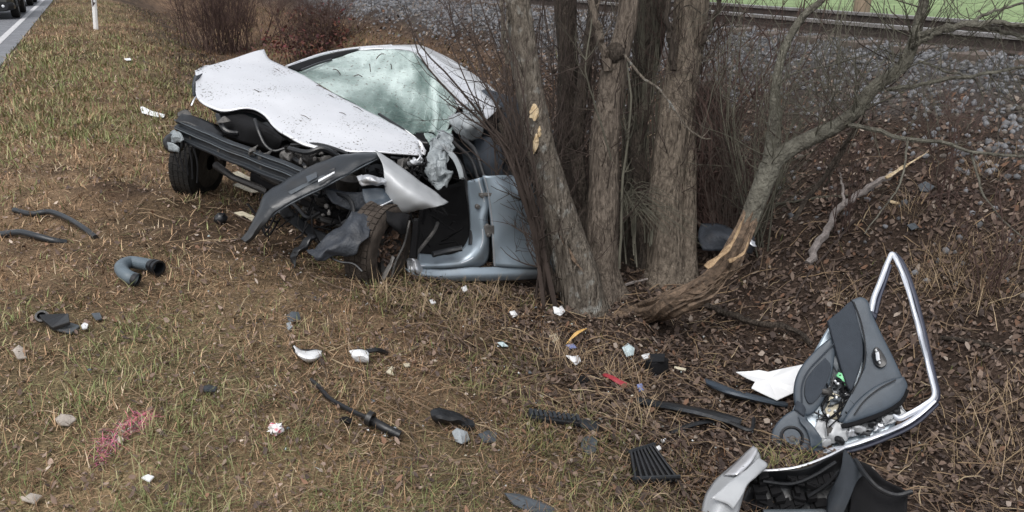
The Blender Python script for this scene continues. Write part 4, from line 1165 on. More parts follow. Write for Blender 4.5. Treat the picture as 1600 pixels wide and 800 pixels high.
# engine bay
prt(MB().box(K(.1, .3, .44), AX, (.36, .24, .16)), 'engine_block', M_oily, bevel=.03)
mb = MB()
for k in range(4): mb.box(K(-.15 + .16 * k, .16, .58), AX, (.05, .13, .035))
prt(mb, 'intake_runners', M_oily, bevel=.015, kind='stuff')
prt(MB().box(K(-.42, .3, .44), AX, (.12, .2, .16)), 'battery', M_black, bevel=.015)
prt(MB().box(K(.48, .35, .46), AX, (.13, .2, .12), taper=.8), 'air_filter_box', M_black, bevel=.03)
prt(MB().box(K(.05, .06, .47), AX, (.52, .02, .11)), 'radiator', M_blackm, bevel=.01)
prt(MB().box(K(.12, .3, .26), AX, (.5, .22, .05)), 'subframe', M_blackm, bevel=.03)
for sx in (-1, 1):
    prt(MB().tube([K(sx * .5, -.1, .42), K(sx * .5, .5, .44), K(sx * .48, .9, .36)], [.055, .055, .05], 4), 'chassis_rail', M_black)
    prt(MB().lathe(K(sx * .55, .08, .45), Uc, [(-.1, .06), (.03, .07), (.12, .09), (.14, .05), (.14, 0)], 16), 'strut_tower', M_oily)
    prt(MB().tube([K(sx * .2, .1, .2), K(sx * .45, 0, .24), K(sx * .66, .02, .26)], [.03, .025, .03], 8), 'suspension_arm', M_oily)
HO = [([(452, 232, 5.4), (480, 238, 5.3), (505, 232, 5.3), (530, 245, 5.35)], .018), ([(440, 240, 5.45), (462, 250, 5.4), (478, 262, 5.35), (470, 280, 5.3)], .015),
      ([(455, 226, 5.5), (500, 226, 5.42), (545, 240, 5.3)], .012), ([(520, 300, 5.2), (545, 310, 5.15), (552, 335, 5.1), (535, 350, 5.1)], .014),
      ([(420, 330, 5.35), (455, 318, 5.3), (480, 340, 5.2), (500, 332, 5.2)], .013), ([(610, 246, 5.5), (640, 250, 5.55), (665, 258, 5.5)], .015)]
for p_, r_ in HO: prt(MB().tube(crom([P(*q) for q in p_], 14), r_, 8), 'hose', M_black)
mb = MB()
for _ in range(46):
    a, b = rnd.uniform(445, 655), rnd.uniform(252, 285)
    q = P(a, b, rnd.uniform(5.35, 5.6)); mb.tube(crom([q, q + rvec() * .03, q + rvec() * .06], 6), rnd.uniform(.003, .008), 5)
for _ in range(40):
    a, b = rnd.uniform(400, 560), rnd.uniform(300, 360)
    q = P(a, b, rnd.uniform(5.2, 5.5)); mb.tube(crom([q, q + rvec() * .07, q + rvec() * .14], 6), rnd.uniform(.003, .008), 5)
prt(mb, 'wiring', M_blackm, kind='stuff')
mb = MB()
for a, b, d, s_ in ((470, 252, 5.28, .022), (478, 262, 5.25, .018), (492, 248, 5.3, .02), (502, 240, 5.3, .02), (466, 315, 5.1, .014), (474, 326, 5.1, .018), (510, 322, 5.08, .022), (514, 332, 5.08, .018), (505, 336, 5.08, .014), (620, 262, 5.4, .018), (632, 268, 5.4, .014), (652, 262, 5.4, .016)):
    mb.lathe(P(a, b, d), rvec(), [(-s_, 0), (-s_ * .9, s_ * .5), (0, s_ * .75), (s_ * .4, s_ * .4), (s_, s_ * .3), (s_, 0)], 8)
prt(mb, 'metal_fittings', M_engine, kind='stuff')

# front carrier: dark grey bent rail hanging to the grass
up_ = [(379, 377, 4.98), (392, 360, 4.98), (404, 338, 5.0), (413, 312, 5.02), (426, 299, 5.05), (470, 271, 5.12), (528, 247, 5.2), (585, 239, 5.28)]
lo_ = [(386, 378, 4.96), (398, 364, 4.95), (414, 348, 4.95), (436, 329, 4.95), (466, 312, 4.97), (505, 293, 5.02), (552, 268, 5.1), (594, 246, 5.2)]
A_, B_ = [P(*p) for p in up_], [P(*p) for p in lo_]
mid1 = [a.lerp(b, .25) - ray(500, 300) * .022 for a, b in zip(A_, B_)]
mid2 = [a.lerp(b, .72) - ray(500, 300) * .022 for a, b in zip(A_, B_)]
carrier = prt(MB().sheet([A_, mid1, mid2, B_], 60, 14, .011, 9, 7, lin=True), 'front_carrier', M_dark, solid=.016)
prt(MB().tube(crom([p - ray(500, 300) * .008 for p in A_[2:]], 30), .0065, 7), 'upper_lip_highlight', M_bluegrey, carrier)  # highlight on the upper edge, laid on as a lighter tube
prt(MB().tube(crom([p - ray(500, 300) * .006 for p in B_[1:]], 30), .006, 7), 'lower_lip_highlight', M_bluegrey, carrier)  # same for the lower edge: a painted highlight line
def inset(pa, pb, pc, pd, m, name, off=.03):
    q = [P(*p) - ray(500, 300) * off for p in (pa, pb, pc, pd)]
    return prt(MB().slab(q, -ray(500, 300), .006), name, m, carrier, smooth=False, bevel=.003)
inset((432, 306, 5.02), (524, 261, 5.12), (519, 278, 5.08), (440, 316, 5.0), M_black, 'recess', .032)
inset((450, 300, 5.02), (512, 268, 5.12), (508, 275, 5.08), (455, 304, 5.0), M_bluegrey, 'recess_panel', .040)
inset((497, 281, 5.03), (523, 268, 5.06), (523, 271, 5.06), (497, 285, 5.02), M_bare, 'latch_strip', .037)
inset((478, 276, 5.05), (495, 268, 5.08), (496, 277, 5.06), (481, 285, 5.03), M_slate, 'cover_plate', .037)

# lower plate beneath it, bolts in the shade
prt(MB().sheet([[P(500, 292, 5.15), P(540, 300, 5.2), P(575, 300, 5.25)], [P(520, 318, 5.15), P(548, 330, 5.2), P(575, 330, 5.25)]], 12, 6, .01, 6, 1), 'inner_wing', M_liner, solid=.006)
prt(MB().sheet([[P(440, 316, 5.25), P(480, 350, 5.25), P(520, 372, 5.2)], [P(430, 330, 5.2), P(468, 362, 5.2), P(505, 384, 5.15)]], 14, 6, .015, 6, 6), 'undertray', M_black, solid=.008)

# wheels
def wheel(c, ax_, r=.30, w_=.195, rub=None):
    rub = rub or M_rubber
    ax_ = Vector(ax_).normalized()
    ho = w_ / 2
    pf = [(-ho, r * .66), (-ho, r * .80), (-ho * .96, r * .90), (-ho * .8, r * .97), (-ho * .5, r), (ho * .5, r), (ho * .8, r * .97), (ho * .96, r * .90), (ho, r * .80), (ho, r * .66), (ho * .7, r * .63)]
    wh = prt(MB().lathe(c, ax_, [(ho * .2, 0.02), (ho * .2, r * .2), (-ho * .1, r * .55), (ho * .6, r * .60), (ho * .8, r * .66), (ho * .6, r * .67), (-ho, r * .67), (-ho, r * .2)], 30), 'wheel', M_oily)
    prt(MB().lathe(c, ax_, pf, 40), 'tyre', rub, wh)
    mb = MB(); a = ax_.orthogonal().normalized(); b = ax_.cross(a)
    for k in range(40):
        th = 2 * math.pi * k / 40
        e = a * math.cos(th) + b * math.sin(th); tg = b * math.cos(th) - a * math.sin(th)
        for q in (-.62, -.2, .2, .62):
            mb.box(c + e * (r + .001) + ax_ * (q * ho) + tg * (.4 * abs(q) * .04), (ax_, tg, e), (ho * .17, r * .066, .003))
    prt(mb, 'tread', rub, wh, smooth=False, kind='stuff')
    mb = MB()
    for k in range(5):
        th = 2 * math.pi * k / 5
        e = a * math.cos(th) + b * math.sin(th)
        mb.tube([c + ax_ * (ho * .25) + e * r * .1, c + ax_ * (ho * .5) + e * r * .6], [.035, .022], 6)
    prt(mb, 'spokes', M_engine, wh, kind='stuff')
    return wh
cR = P(311, 250, 6.3); cL = P(592, 384, 5.14)
wheel(cR, Vector((-.97, .16, .16)))
wl = wheel(cL, (.93, -.38, -.1), .28, .2, M_rubber2)
axl = Vector((.93, -.38, -.1)).normalized()
mb = MB()                                              # earth and leaves packed in the rim
for _ in range(150):
    e = rvec(); e = (e - axl * e.dot(axl)) * rnd.uniform(.02, .21)
    q = cL + axl * rnd.uniform(.05, .1) + e; u, v = rvec() * .024, rvec() * .018
    mb.add([q - u, q + v, q + u, q - v], [(0, 1, 2, 3)], rnd.choice([(.16, .10, .07), (.10, .065, .05), (.22, .15, .11), (.06, .045, .04)]))
prt(mb, 'packed_leaves', M_leafy, wl, kind='stuff', smooth=False)
prt(MB().tube(crom([P(612, 436, 5.12), P(618, 410, 5.1), P(632, 380, 5.1), P(640, 345, 5.14)], 14), .008, 7), 'rim_edge', M_engine, wl)
for sx in (-1, 1): wheel(K(sx * .72, 2.75, .28), Lc * sx)

# arch liner and the rag of plastic hanging from it
prt(MB().sheet([[P(478, 392, 4.84), P(508, 376, 4.86), P(530, 352, 4.92), P(548, 335, 4.96), P(566, 326, 5.0)],
                [P(486, 398, 4.80), P(518, 390, 4.78), P(540, 373, 4.80), P(560, 352, 4.86), P(576, 338, 4.95)],
                [P(490, 401, 4.80), P(518, 403, 4.80), P(546, 398, 4.80), P(568, 380, 4.82), P(586, 352, 4.88)]], 40, 18, .034, 8.5, 8), 'wheel_arch_liner', M_liner, solid=.007)
prt(MB().sheet([[P(480, 362, 5.0), P(468, 380, 4.96), P(455, 390, 4.94), P(456, 412, 4.92)], [P(492, 368, 4.98), P(478, 384, 4.92), P(466, 394, 4.9), P(464, 416, 4.9)], [P(496, 376, 4.98), P(478, 390, 4.94), P(468, 398, 4.93), P(462, 417, 4.92)]], 24, 10, .022, 14, 3), 'hanging_rag', M_black, solid=.006)
prt(MB().tube(crom([P(500, 392, 4.85), P(528, 408, 4.85), P(552, 412, 4.85), P(566, 424, 4.84)], 12), .007, 6), 'cable', M_black)

# torn wing: a curled triangle with a bright upper face
prt(MB().sheet([[P(586, 235, 5.18), P(618, 256, 5.2), P(662, 288, 5.22), P(702, 317, 5.22)],
                [P(596, 255, 5.08), P(622, 276, 5.05), P(658, 302, 5.06), P(694, 320, 5.12)],
                [P(602, 282, 5.05), P(622, 300, 5.02), P(650, 318, 5.03), P(672, 324, 5.08)],
                [P(600, 318, 5.16), P(612, 328, 5.14), P(628, 333, 5.14), P(646, 331, 5.16)]], 40, 24, .010, 6.5, 4), 'torn_wing', M_paint_torn, solid=.004)
prt(MB().sheet([[P(556, 276, 5.06), P(576, 274, 5.02), P(592, 279, 5.04), P(606, 283, 5.08)], [P(560, 283, 5.02), P(578, 281, 4.98), P(594, 285, 5.0), P(606, 288, 5.06)], [P(566, 292, 5.04), P(582, 289, 5.02), P(596, 291, 5.03), P(606, 291, 5.08)]], 30, 16, .022, 14, 6), 'crumpled_strip', M_bare, solid=.004)
prt(MB().sheet([[P(566, 296, 5.1), P(588, 294, 5.1), P(612, 296, 5.12)], [P(570, 316, 5.08), P(590, 312, 5.06), P(614, 312, 5.1)], [P(573, 328, 5.04), P(592, 322, 5.02), P(612, 318, 5.08)]], 20, 14, .016, 9, 3), 'folded_panel', M_slate, solid=.005)
prt(MB().tube(crom([P(573, 329, 5.03), P(592, 323, 5.01), P(613, 313, 5.06)], 10), .006, 6), 'panel_edge', M_bare)

# windscreen: crazed sheet, folded forward along its left side
bot = [(452, 106, 6.72), (470, 116, 6.60), (545, 157, 6.32), (600, 190, 6.10), (636, 210, 5.98), (672, 205, 6.10), (682, 214, 5.9), (691, 218, 5.86)]
mdl = [(484, 95, 7.0), (530, 100, 6.95), (575, 122, 6.75), (620, 143, 6.58), (650, 155, 6.48), (674, 152, 6.52), (692, 165, 6.25), (706, 186, 6.05)]
top = [(506, 87, 7.2), (560, 79, 7.34), (600, 77, 7.3), (632, 80, 7.18), (652, 86, 7.05), (672, 112, 6.85), (700, 142, 6.55), (717, 166, 6.34)]
def gcol(u, v):
    q = Vector((u * 9, v * 2.2, 0))
    pale = .50 * max(0, 1 - u / .75) + .22 * v + .10
    pale += .75 * max(0, 1 - abs(u - .755 - .03 * mn.noise(q)) / .06) + .35 * max(0, (u - .76) / .24)
    pale += .30 * mn.noise(q) + .22 * mn.noise(Vector((u * 34, v * 4, 3)))
    pale -= .30 * max(0, 1 - math.hypot(u - .56, (v - .12) * .7) / .3)
    pale = min(.95, max(0, pale))
    return (pale, pale, pale)
wind = prt(MB().sheet([[P(*p) for p in bot], [P(*p) for p in mdl], [P(*p) for p in top]], 70, 30, .012, 4, 5, colf=gcol), 'windscreen', M_wind, solid=.005)
mb = MB()
for a, b, c, d in ((588, 92, 600, 84, ), (568, 143, 600, 160), (575, 150, 620, 172), (520, 108, 532, 116), (553, 119, 566, 120), (577, 100, 579, 112), (610, 100, 612, 108)):
    f_ = lambda x, y: P(x, y, 6.3 + max(0, (190 - y)) * .006 - .03)
    mb.tube(crom([f_(a, b), f_((a + c) / 2, (b + d) / 2 - 3), f_(c, d)], 6), .004, 5)
prt(mb, 'twig_litter', M_twig_dark, wind, kind='stuff')
prt(MB().tube(crom([P(592, 178, 6.06), P(630, 202, 5.92), P(660, 222, 5.84), P(690, 220, 5.84)], 14), .014, 7, sq=(1, .6)), 'lower_seal', M_black, wind)
prt(MB().box(P(654, 194, 6.2), (Lc, Bc, Uc), (.07, .012, .008)), 'inspection_sticker', M_paper, wind)
prt(MB().sheet([[P(632, 204, 5.84), P(645, 213, 5.8), P(656, 222, 5.78)], [P(636, 208, 5.8), P(648, 216, 5.76), P(652, 224, 5.76)]], 8, 5, .008, 12, 1), 'hinge_cover', M_white, solid=.008)
prt(MB().sheet([[P(648, 215, 5.74), P(658, 222, 5.68), P(666, 236, 5.66)], [P(640, 228, 5.7), P(652, 236, 5.64), P(662, 243, 5.64)]], 12, 8, .02, 9, 2), 'wing_corner', M_paint, solid=.006)

# right-hand roof pillar with its black seal
prt(MB().tube(crom([P(448, 104, 6.72), P(478, 93, 6.95), P(510, 83, 7.2), P(560, 75, 7.42), (P(612, 71.5, 7.6))], 26), .020, 8, sq=(1, .6)), 'roof_pillar', M_paint)
prt(MB().sheet([[P(450, 106, 6.68), P(480, 96, 6.92), P(512, 87, 7.14), P(556, 79, 7.36)], [P(466, 112, 6.62), P(490, 103, 6.86), P(522, 93, 7.08), P(562, 80, 7.34)]], 20, 5), 'pillar_seal', M_blackm, solid=.012)
prt(MB().tube(crom([P(470, 110, 6.58), P(495, 100, 6.8), P(518, 93, 7.0)], 8), .010, 6), 'wiper', M_black)

# roof, sagging to the rear
rf0 = [(560, 78, 7.36), (600, 76, 7.32), (634, 78, 7.2), (652, 84, 7.06), (674, 110, 6.86), (702, 140, 6.56), (722, 168, 6.36), (760, 186, 6.3)]
rf1 = [(566, 74, 7.5), (606, 72, 7.5), (640, 73, 7.45), (664, 80, 7.3), (694, 102, 7.1), (724, 126, 6.95), (752, 148, 6.8), (780, 170, 6.7)]
rf2 = [(574, 74, 7.75), (612, 71, 7.9), (640, 69.5, 8.0), (660, 71, 8.0), (696, 88, 7.95), (738, 114, 7.8), (772, 140, 7.6), (796, 162, 7.45)]
roof = prt(MB().sheet([[P(*p) for p in rf0], [P(*p) for p in rf1], [P(*p) for p in rf2]], 50, 22, .010, 2.5, 6), 'roof', M_paint, solid=.01)
prt(MB().tube(crom([P(650, 82, 7.02), P(662, 94, 6.9), P(684, 120, 6.66), P(704, 140, 6.46), P(722, 168, 6.26)], 20), .016, 7, sq=(1, .5), wob=.4), 'roof_seam', M_paint_torn, roof)
# body sides and tail on the far side (towards the ditch bank)
e0 = [P(*p) for p in rf2]
prt(MB().sheet([[p + Vector((0, .02, -.02)) for p in e0], [p + Vector((.05, .25, -.35)) for p in e0], [p + Vector((.05, .35, -.75)) for p in e0]], 24, 8, .02, 3, 9), 'body_side', M_paint_shaded, solid=.01)
prt(MB().sheet([[K(-.78, .1, .62), K(-.8, .6, .66), K(-.8, 1.2, .62), K(-.78, 2.0, .55)], [K(-.82, .35, .3), K(-.84, .7, .28), K(-.84, 1.3, .25), K(-.82, 2.0, .22)]], 16, 6, .02, 3, 4), 'door', M_paint_shaded, solid=.02)
prt(MB().sheet([[K(-.78, 2.0, .5), K(-.78, 2.6, .5), K(-.7, 3.2, .45)], [K(-.82, 2.0, .2), K(-.82, 2.4, .35), K(-.75, 3.2, .2)]], 12, 6, .02, 3, 4), 'rear_wing', M_paint_shaded, solid=.02)
prt(MB().sheet([[K(-.6, 2.9, .72), K(0, 2.95, .72), K(.5, 2.9, .66)], [K(-.7, 3.3, .45), K(0, 3.4, .45), K(.6, 3.3, .4)], [K(-.7, 3.25, .2), K(0, 3.35, .2), K(.6, 3.25, .2)]], 16, 10, .03, 3, 4), 'tailgate', M_paint_shaded, solid=.02)
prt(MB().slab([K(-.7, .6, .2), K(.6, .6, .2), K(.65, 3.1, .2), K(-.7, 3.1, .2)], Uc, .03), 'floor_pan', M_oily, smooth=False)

# driver's side: sill, pillar, rear door, seals
sp, sn = Vector((-.72, 4.98, -.35)), Vector((.28, -1, .14)).normalized()
Q = lambda a, b, o=0: PL(a, b, sp, sn, o)
rowA = [(655, 399), (690, 402), (712, 399), (728, 388), (737, 366), (738, 340), (735, 310), (734, 284)]
rowB = [(650, 414), (695, 413), (722, 409), (741, 398), (753, 376), (752, 345), (756, 318), (746, 278)]
rowC = [(648, 424), (700, 422), (735, 420), (760, 410), (764, 380), (762, 345), (763, 318), (754, 277)]
pil = prt(MB().sheet([[Q(*p, -.05) for p in rowA], [Q(*p, .02) for p in rowB], [Q(*p, -.015) for p in rowC]], 50, 14, .003, 8, 3), 'door_pillar', M_paint_shaded, solid=.008)
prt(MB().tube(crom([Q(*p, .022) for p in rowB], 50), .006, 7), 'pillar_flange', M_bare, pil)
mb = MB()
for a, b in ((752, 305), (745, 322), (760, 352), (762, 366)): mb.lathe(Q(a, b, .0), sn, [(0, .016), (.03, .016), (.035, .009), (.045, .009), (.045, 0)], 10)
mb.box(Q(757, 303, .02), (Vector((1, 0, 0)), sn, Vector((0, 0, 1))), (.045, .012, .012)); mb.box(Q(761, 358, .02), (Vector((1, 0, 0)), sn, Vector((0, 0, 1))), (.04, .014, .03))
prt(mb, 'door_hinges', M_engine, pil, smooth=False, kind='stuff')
prt(MB().sheet([[Q(632, 418, .02), Q(690, 420, .03), Q(760, 416, .03), Q(880, 416, .0)], [Q(640, 428, .05), Q(690, 429, .05), Q(760, 427, .05), Q(880, 424, .02)], [Q(645, 434, .01), Q(690, 437, .02), Q(760, 437, .02), Q(880, 434, -.02)]], 30, 10, .004, 6, 6), 'sill', M_paint_shaded, solid=.01)
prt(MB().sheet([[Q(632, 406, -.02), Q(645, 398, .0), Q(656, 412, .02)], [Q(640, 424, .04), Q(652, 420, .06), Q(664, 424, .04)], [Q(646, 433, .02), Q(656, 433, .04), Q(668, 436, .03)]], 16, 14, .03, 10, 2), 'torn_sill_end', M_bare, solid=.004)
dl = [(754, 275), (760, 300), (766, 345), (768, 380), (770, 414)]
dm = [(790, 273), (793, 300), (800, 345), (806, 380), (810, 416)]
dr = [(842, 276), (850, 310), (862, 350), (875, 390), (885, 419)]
rd = prt(MB().sheet([[Q(a, b, -.01) for a, b in dl], [Q(a + 2, b, .035) for a, b in dl], [Q(a, b, .05 + .025 * math.sin(k * 1.6)) for k, (a, b) in enumerate(dm)], [Q(a, b, .03) for a, b in dr]], 30, 26, .006, 3.5, 3), 'rear_door', M_paint_shaded, solid=.02)
prt(MB().tube(crom([Q(a + 1, b, .035) for a, b in dl], 20), .005, 6), 'door_edge', M_bare, rd)
prt(MB().sheet([[Q(764, 300, -.05), Q(770, 350, -.05), Q(772, 412, -.05)], [Q(750, 296, -.07), Q(756, 350, -.07), Q(756, 408, -.07)]], 12, 4), 'door_gap', M_blackm, solid=.01)
for k, (pp, rr_) in enumerate(([(700, 232, 5.6), (722, 262, 5.55), (732, 305, 5.5), (737, 350, 5.48), (735, 380, 5.46)], .018), ) if False else enumerate([([(700, 232, 5.6), (722, 262, 5.55), (732, 305, 5.5), (737, 350, 5.48), (735, 382, 5.46)], .016), ([(708, 222, 5.7), (735, 248, 5.62), (748, 282, 5.55)], .014), ([(722, 214, 5.78), (742, 236, 5.7), (756, 276, 5.6)], .016), ([(690, 226, 5.5), (712, 250, 5.48), (724, 280, 5.45)], .012)]):
    prt(MB().tube(crom([P(*q) for q in pp], 18), rr_, 8), 'door_seal', M_black if k != 3 else M_cloth)
# inside: dash, wheel, seat, airbags
prt(MB().box(K(.2, 1.0, .62), AX, (.62, .2, .14), taper=.8), 'dashboard', M_blackm, bevel=.05)
prt(MB().box(K(.45, 1.75, .42), AX, (.24, .26, .08)), 'seat_cushion', M_slate2, bevel=.05)
prt(MB().box(K(.48, 2.05, .68), (Lc, (Bc + Uc * .25), Uc), (.23, .07, .28)), 'seat_backrest', M_slate2, bevel=.05)
prt(MB().sheet([[P(744, 222, 6.0), P(762, 216, 6.0), P(782, 226, 6.0)], [P(742, 250, 5.95), P(764, 250, 5.9), P(784, 254, 5.95)], [P(752, 276, 5.95), P(768, 278, 5.92), P(786, 280, 5.95)]], 14, 12, .012, 6, 1), 'seat_side', M_slate2, solid=.02)
prt(MB().sheet([[P(700, 184, 5.98), P(720, 178, 5.92), P(742, 184, 5.92), P(752, 196, 5.95)], [P(706, 194, 5.88), P(724, 194, 5.74), P(742, 198, 5.76), P(752, 206, 5.9)], [P(716, 208, 5.88), P(728, 216, 5.84), P(738, 218, 5.84), P(748, 214, 5.9)]], 22, 16, .016, 9, 4), 'airbag', M_cloth, solid=.01)
prt(MB().sheet([[P(724, 166, 6.05), P(738, 162, 6.0), P(752, 170, 6.0)], [P(726, 178, 5.95), P(742, 174, 5.92), P(756, 182, 5.95)], [P(730, 188, 5.98), P(745, 188, 5.96), P(756, 194, 5.98)]], 14, 10, .014, 9, 5), 'airbag', M_cloth2, solid=.008)
prt(MB().sheet([[P(692, 204, 5.7), P(700, 208, 5.64), P(706, 218, 5.62)], [P(676, 226, 5.6), P(690, 236, 5.52), P(704, 244, 5.5)], [P(668, 250, 5.56), P(686, 262, 5.46), P(704, 268, 5.46)], [P(674, 284, 5.52), P(690, 296, 5.46), P(702, 286, 5.48)]], 34, 40, .06, 13, 7), 'curtain_airbag', M_cloth2, solid=.006)
prt(MB().sheet([[P(705, 236, 5.46), P(714, 246, 5.44), P(722, 262, 5.42), P(725, 278, 5.42)], [P(700, 242, 5.45), P(708, 252, 5.43), P(714, 266, 5.42), P(718, 280, 5.42)]], 16, 5, .004, 6, 2), 'trim_strip', M_cloth, solid=.006)
prt(MB().sheet([[K(.3, .75, .75), K(.55, .85, .72), K(.78, 1.0, .6)], [K(.3, .8, .45), K(.55, .9, .4), K(.78, 1.05, .35)], [K(.3, .85, .2), K(.55, .95, .18), K(.78, 1.1, .16)]], 14, 10, .03, 5, 5), 'bulkhead', M_blackm, solid=.01)
prt(MB().sheet([[P(655, 300, 5.9), P(690, 290, 5.95), P(735, 285, 5.95)], [P(655, 350, 5.85), P(690, 350, 5.9), P(735, 350, 5.9)], [P(650, 405, 5.75), P(690, 405, 5.75), P(735, 400, 5.75)]], 16, 12, .04, 5, 3), 'footwell', M_blackm, solid=.01)
prt(MB().tube(crom([P(646, 402, 5.15), P(660, 385, 5.2), P(678, 362, 5.25), P(684, 348, 5.3)], 10), .012, 7), 'brace', M_engine)
prt(MB().tube(crom([P(676, 398, 5.3), P(700, 392, 5.35), P(722, 388, 5.35)], 8), .02, 7), 'seat_rail', M_black)
mb = MB()
for _ in range(18):
    a, b = rnd.uniform(645, 730), rnd.uniform(255, 400)
    q = P(a, b, rnd.uniform(5.4, 5.75)); mb.tube(crom([q, q + rvec() * .07, q + rvec() * .13], 6), rnd.uniform(.003, .009), 5)
for _ in range(24):
    a, b = rnd.uniform(640, 668), rnd.uniform(248, 275)
    q = P(a, b + 8, rnd.uniform(5.35, 5.5)); mb.tube(crom([q, q + rvec() * .03, q + rvec() * .05], 6), rnd.uniform(.004, .01), 5)
prt(mb, 'torn_trim', M_blackm, kind='stuff')

# loose bits hanging in front of the damaged wheel
prt(MB().box(P(648, 372, 5.08), (Vector((1, .1, -.1)), Vector((0, 1, 0)), Vector((.12, 0, 1))), (.025, .03, .13), taper=.7), 'strut', M_blackm, bevel=.008)
prt(MB().sheet([[P(600, 330, 4.98), P(622, 334, 4.98), P(640, 338, 5.0)], [P(606, 346, 4.95), P(622, 352, 4.93), P(636, 352, 4.97)], [P(620, 358, 4.97), P(628, 366, 4.96), P(634, 362, 4.98)]], 16, 10, .018, 12, 4), 'liner_scrap', M_blackm, solid=.006)
prt(MB().sheet([[P(596, 436, 4.92), P(606, 416, 4.92), P(614, 398, 4.94)], [P(600, 440, 4.9), P(610, 420, 4.9), P(618, 402, 4.92)]], 12, 4, .01, 12, 6), 'metal_strip', M_engine, solid=.004)
for k in range(10):
    a, b = rnd.uniform(440, 560), rnd.uniform(318, 350)
    q = P(a, b, rnd.uniform(4.98, 5.1))
    prt(MB().tube(crom([q, q + Vector((rnd.uniform(-.06, .06), -.02, -.07)), q + Vector((rnd.uniform(-.12, .12), 0, rnd.uniform(-.2, -.1)))], 9), rnd.uniform(.003, .006), 6), 'cable', M_blackm)
mb = MB()
for k in range(26):
    u = rnd.random(); i_ = int(u * 6); f_ = u * 6 - i_
    a_ = A_[i_ + 1 if i_ < 6 else 6].lerp(A_[min(i_ + 2, 7)], f_); b_ = B_[i_ + 1 if i_ < 6 else 6].lerp(B_[min(i_ + 2, 7)], f_)
    q = a_.lerp(b_, rnd.uniform(.15, .8)) - ray(500, 300) * .03
    mb.lathe(q, -ray(500, 300), [(0, .007), (.004, .007), (.005, .003), (.001, .002), (.001, 0)], 8)
prt(mb, 'rivets', M_bluegrey, carrier, kind='stuff')
for a, b, s_, m_ in ((452, 246, .04, M_engine), (486, 250, .05, M_oily), (508, 256, .04, M_engine), (530, 258, .035, M_black), (468, 272, .035, M_engine), (560, 262, .04, M_oily), (415, 246, .045, M_oily), (395, 236, .03, M_engine), (630, 256, .04, M_engine), (650, 250, .035, M_bare), (612, 262, .04, M_black)):
    q = P(a, b, 5.42)
    prt(MB().sheet([[q + Vector((-s_, 0, s_)), q + Vector((0, -.02, s_)), q + Vector((s_, 0, s_))], [q + Vector((-s_, -.02, 0)), q + Vector((0, -.05, 0)), q + Vector((s_, -.02, 0))], [q + Vector((-s_, 0, -s_)), q + Vector((0, -.02, -s_)), q + Vector((s_, 0, -s_))]], 10, 8, .035, 17, a % 11), 'torn_bracket', m_, solid=.004)

prt(MB().sheet([[P(668, 206, 5.95), P(690, 216, 5.80), P(708, 192, 6.0)], [P(664, 214, 5.8), P(686, 228, 5.70), P(706, 212, 5.82)], [P(668, 222, 5.76), P(684, 242, 5.66), P(698, 230, 5.7)]], 20, 16, .025, 10, 5, colf=lambda u, v: (.45 + .4 * mn.noise(Vector((u * 8, v * 5, 1))),) * 3), 'glass_flap', M_wind, wind, solid=.004)
# ================================================================== TORN DOOR
door = thing('torn_car_door', 'torn-off silver car door lying on its outer skin, grey inner trim and empty window frame', 'car door', G(1300, 700))
dp, dn = G(1290, 705) + Vector((0, 0, .05)), Vector((-.22, -.80, .56)).normalized()
D = lambda a, b, o=0: PL(a, b, dp, dn, o)
def dpr(mb, name, m, parent=None, **kw): return mb.build(name, m, parent or door, **kw)
def plate(pts, off, th, dome=0.0, edge=.006):
    """closed outline, domed towards the camera side with a rolled edge"""
    mb = MB(); n = len(pts) * 4; dome *= .35
    ol = crom([D(a, b, off) for a, b in pts] + [D(*pts[0], off)], n + 1)[:-1]
    c = sum(ol, Vector()) / n
    rings = [(1.0, -th), (1.0, -edge * .4), (.975, edge * .3), (.93, edge * .6 + dome * .15), (.75, edge * .6 + dome * .55), (.5, edge * .6 + dome * .85), (.25, edge * .6 + dome)]
    vs = [c.lerp(p, s) + dn * h for s, h in rings for p in ol] + [c + dn * (edge * .6 + dome)]
    k = len(rings)
    fs = [(r * n + j, r * n + (j + 1) % n, (r + 1) * n + (j + 1) % n, (r + 1) * n + j) for r in range(k - 1) for j in range(n)]
    fs += [((k - 1) * n + j, (k - 1) * n + (j + 1) % n, k * n) for j in range(n)]
    return mb.add(vs, fs)
# outer skin and pressed frame
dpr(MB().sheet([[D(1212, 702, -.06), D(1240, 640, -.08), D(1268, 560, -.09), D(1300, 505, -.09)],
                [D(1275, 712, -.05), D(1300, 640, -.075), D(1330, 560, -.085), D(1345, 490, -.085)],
                [D(1400, 678, -.04), D(1404, 640, -.06), D(1392, 575, -.07), D(1362, 500, -.07)]], 30, 20, .006, 5, 2), 'door_skin', M_paint_shaded, solid=.012)
dpr(MB().sheet([[D(1268, 700, -.005), D(1300, 690, .0), D(1345, 676, .0), D(1408, 655, .0), D(1425, 648, 0)],
                [D(1272, 668, -.015), D(1305, 660, -.02), D(1345, 648, -.02), D(1392, 634, -.012), D(1410, 640, 0)],
                [D(1290, 640, -.035), D(1312, 636, -.03), D(1340, 632, -.03), D(1370, 620, -.03), D(1396, 606, -.02)]], 50, 24, .016, 16, 4), 'inner_frame', M_paint_torn, solid=.006)
dpr(MB().tube(crom([D(1262, 712, .0), D(1300, 703, .012), D(1345, 690, .012), D(1402, 668, .012), D(1432, 650, .012), D(1459, 626, .012)], 30), .013, 8, sq=(1, .7), wob=.2), 'lower_flange', M_frame)
dpr(MB().tube(crom([D(1270, 718, -.02), D(1302, 710, -.015), D(1350, 698, -.015), D(1405, 676, -.015), D(1436, 658, -.015), D(1466, 630, -.015)], 30), .012, 8), 'weather_strip', M_suv2)
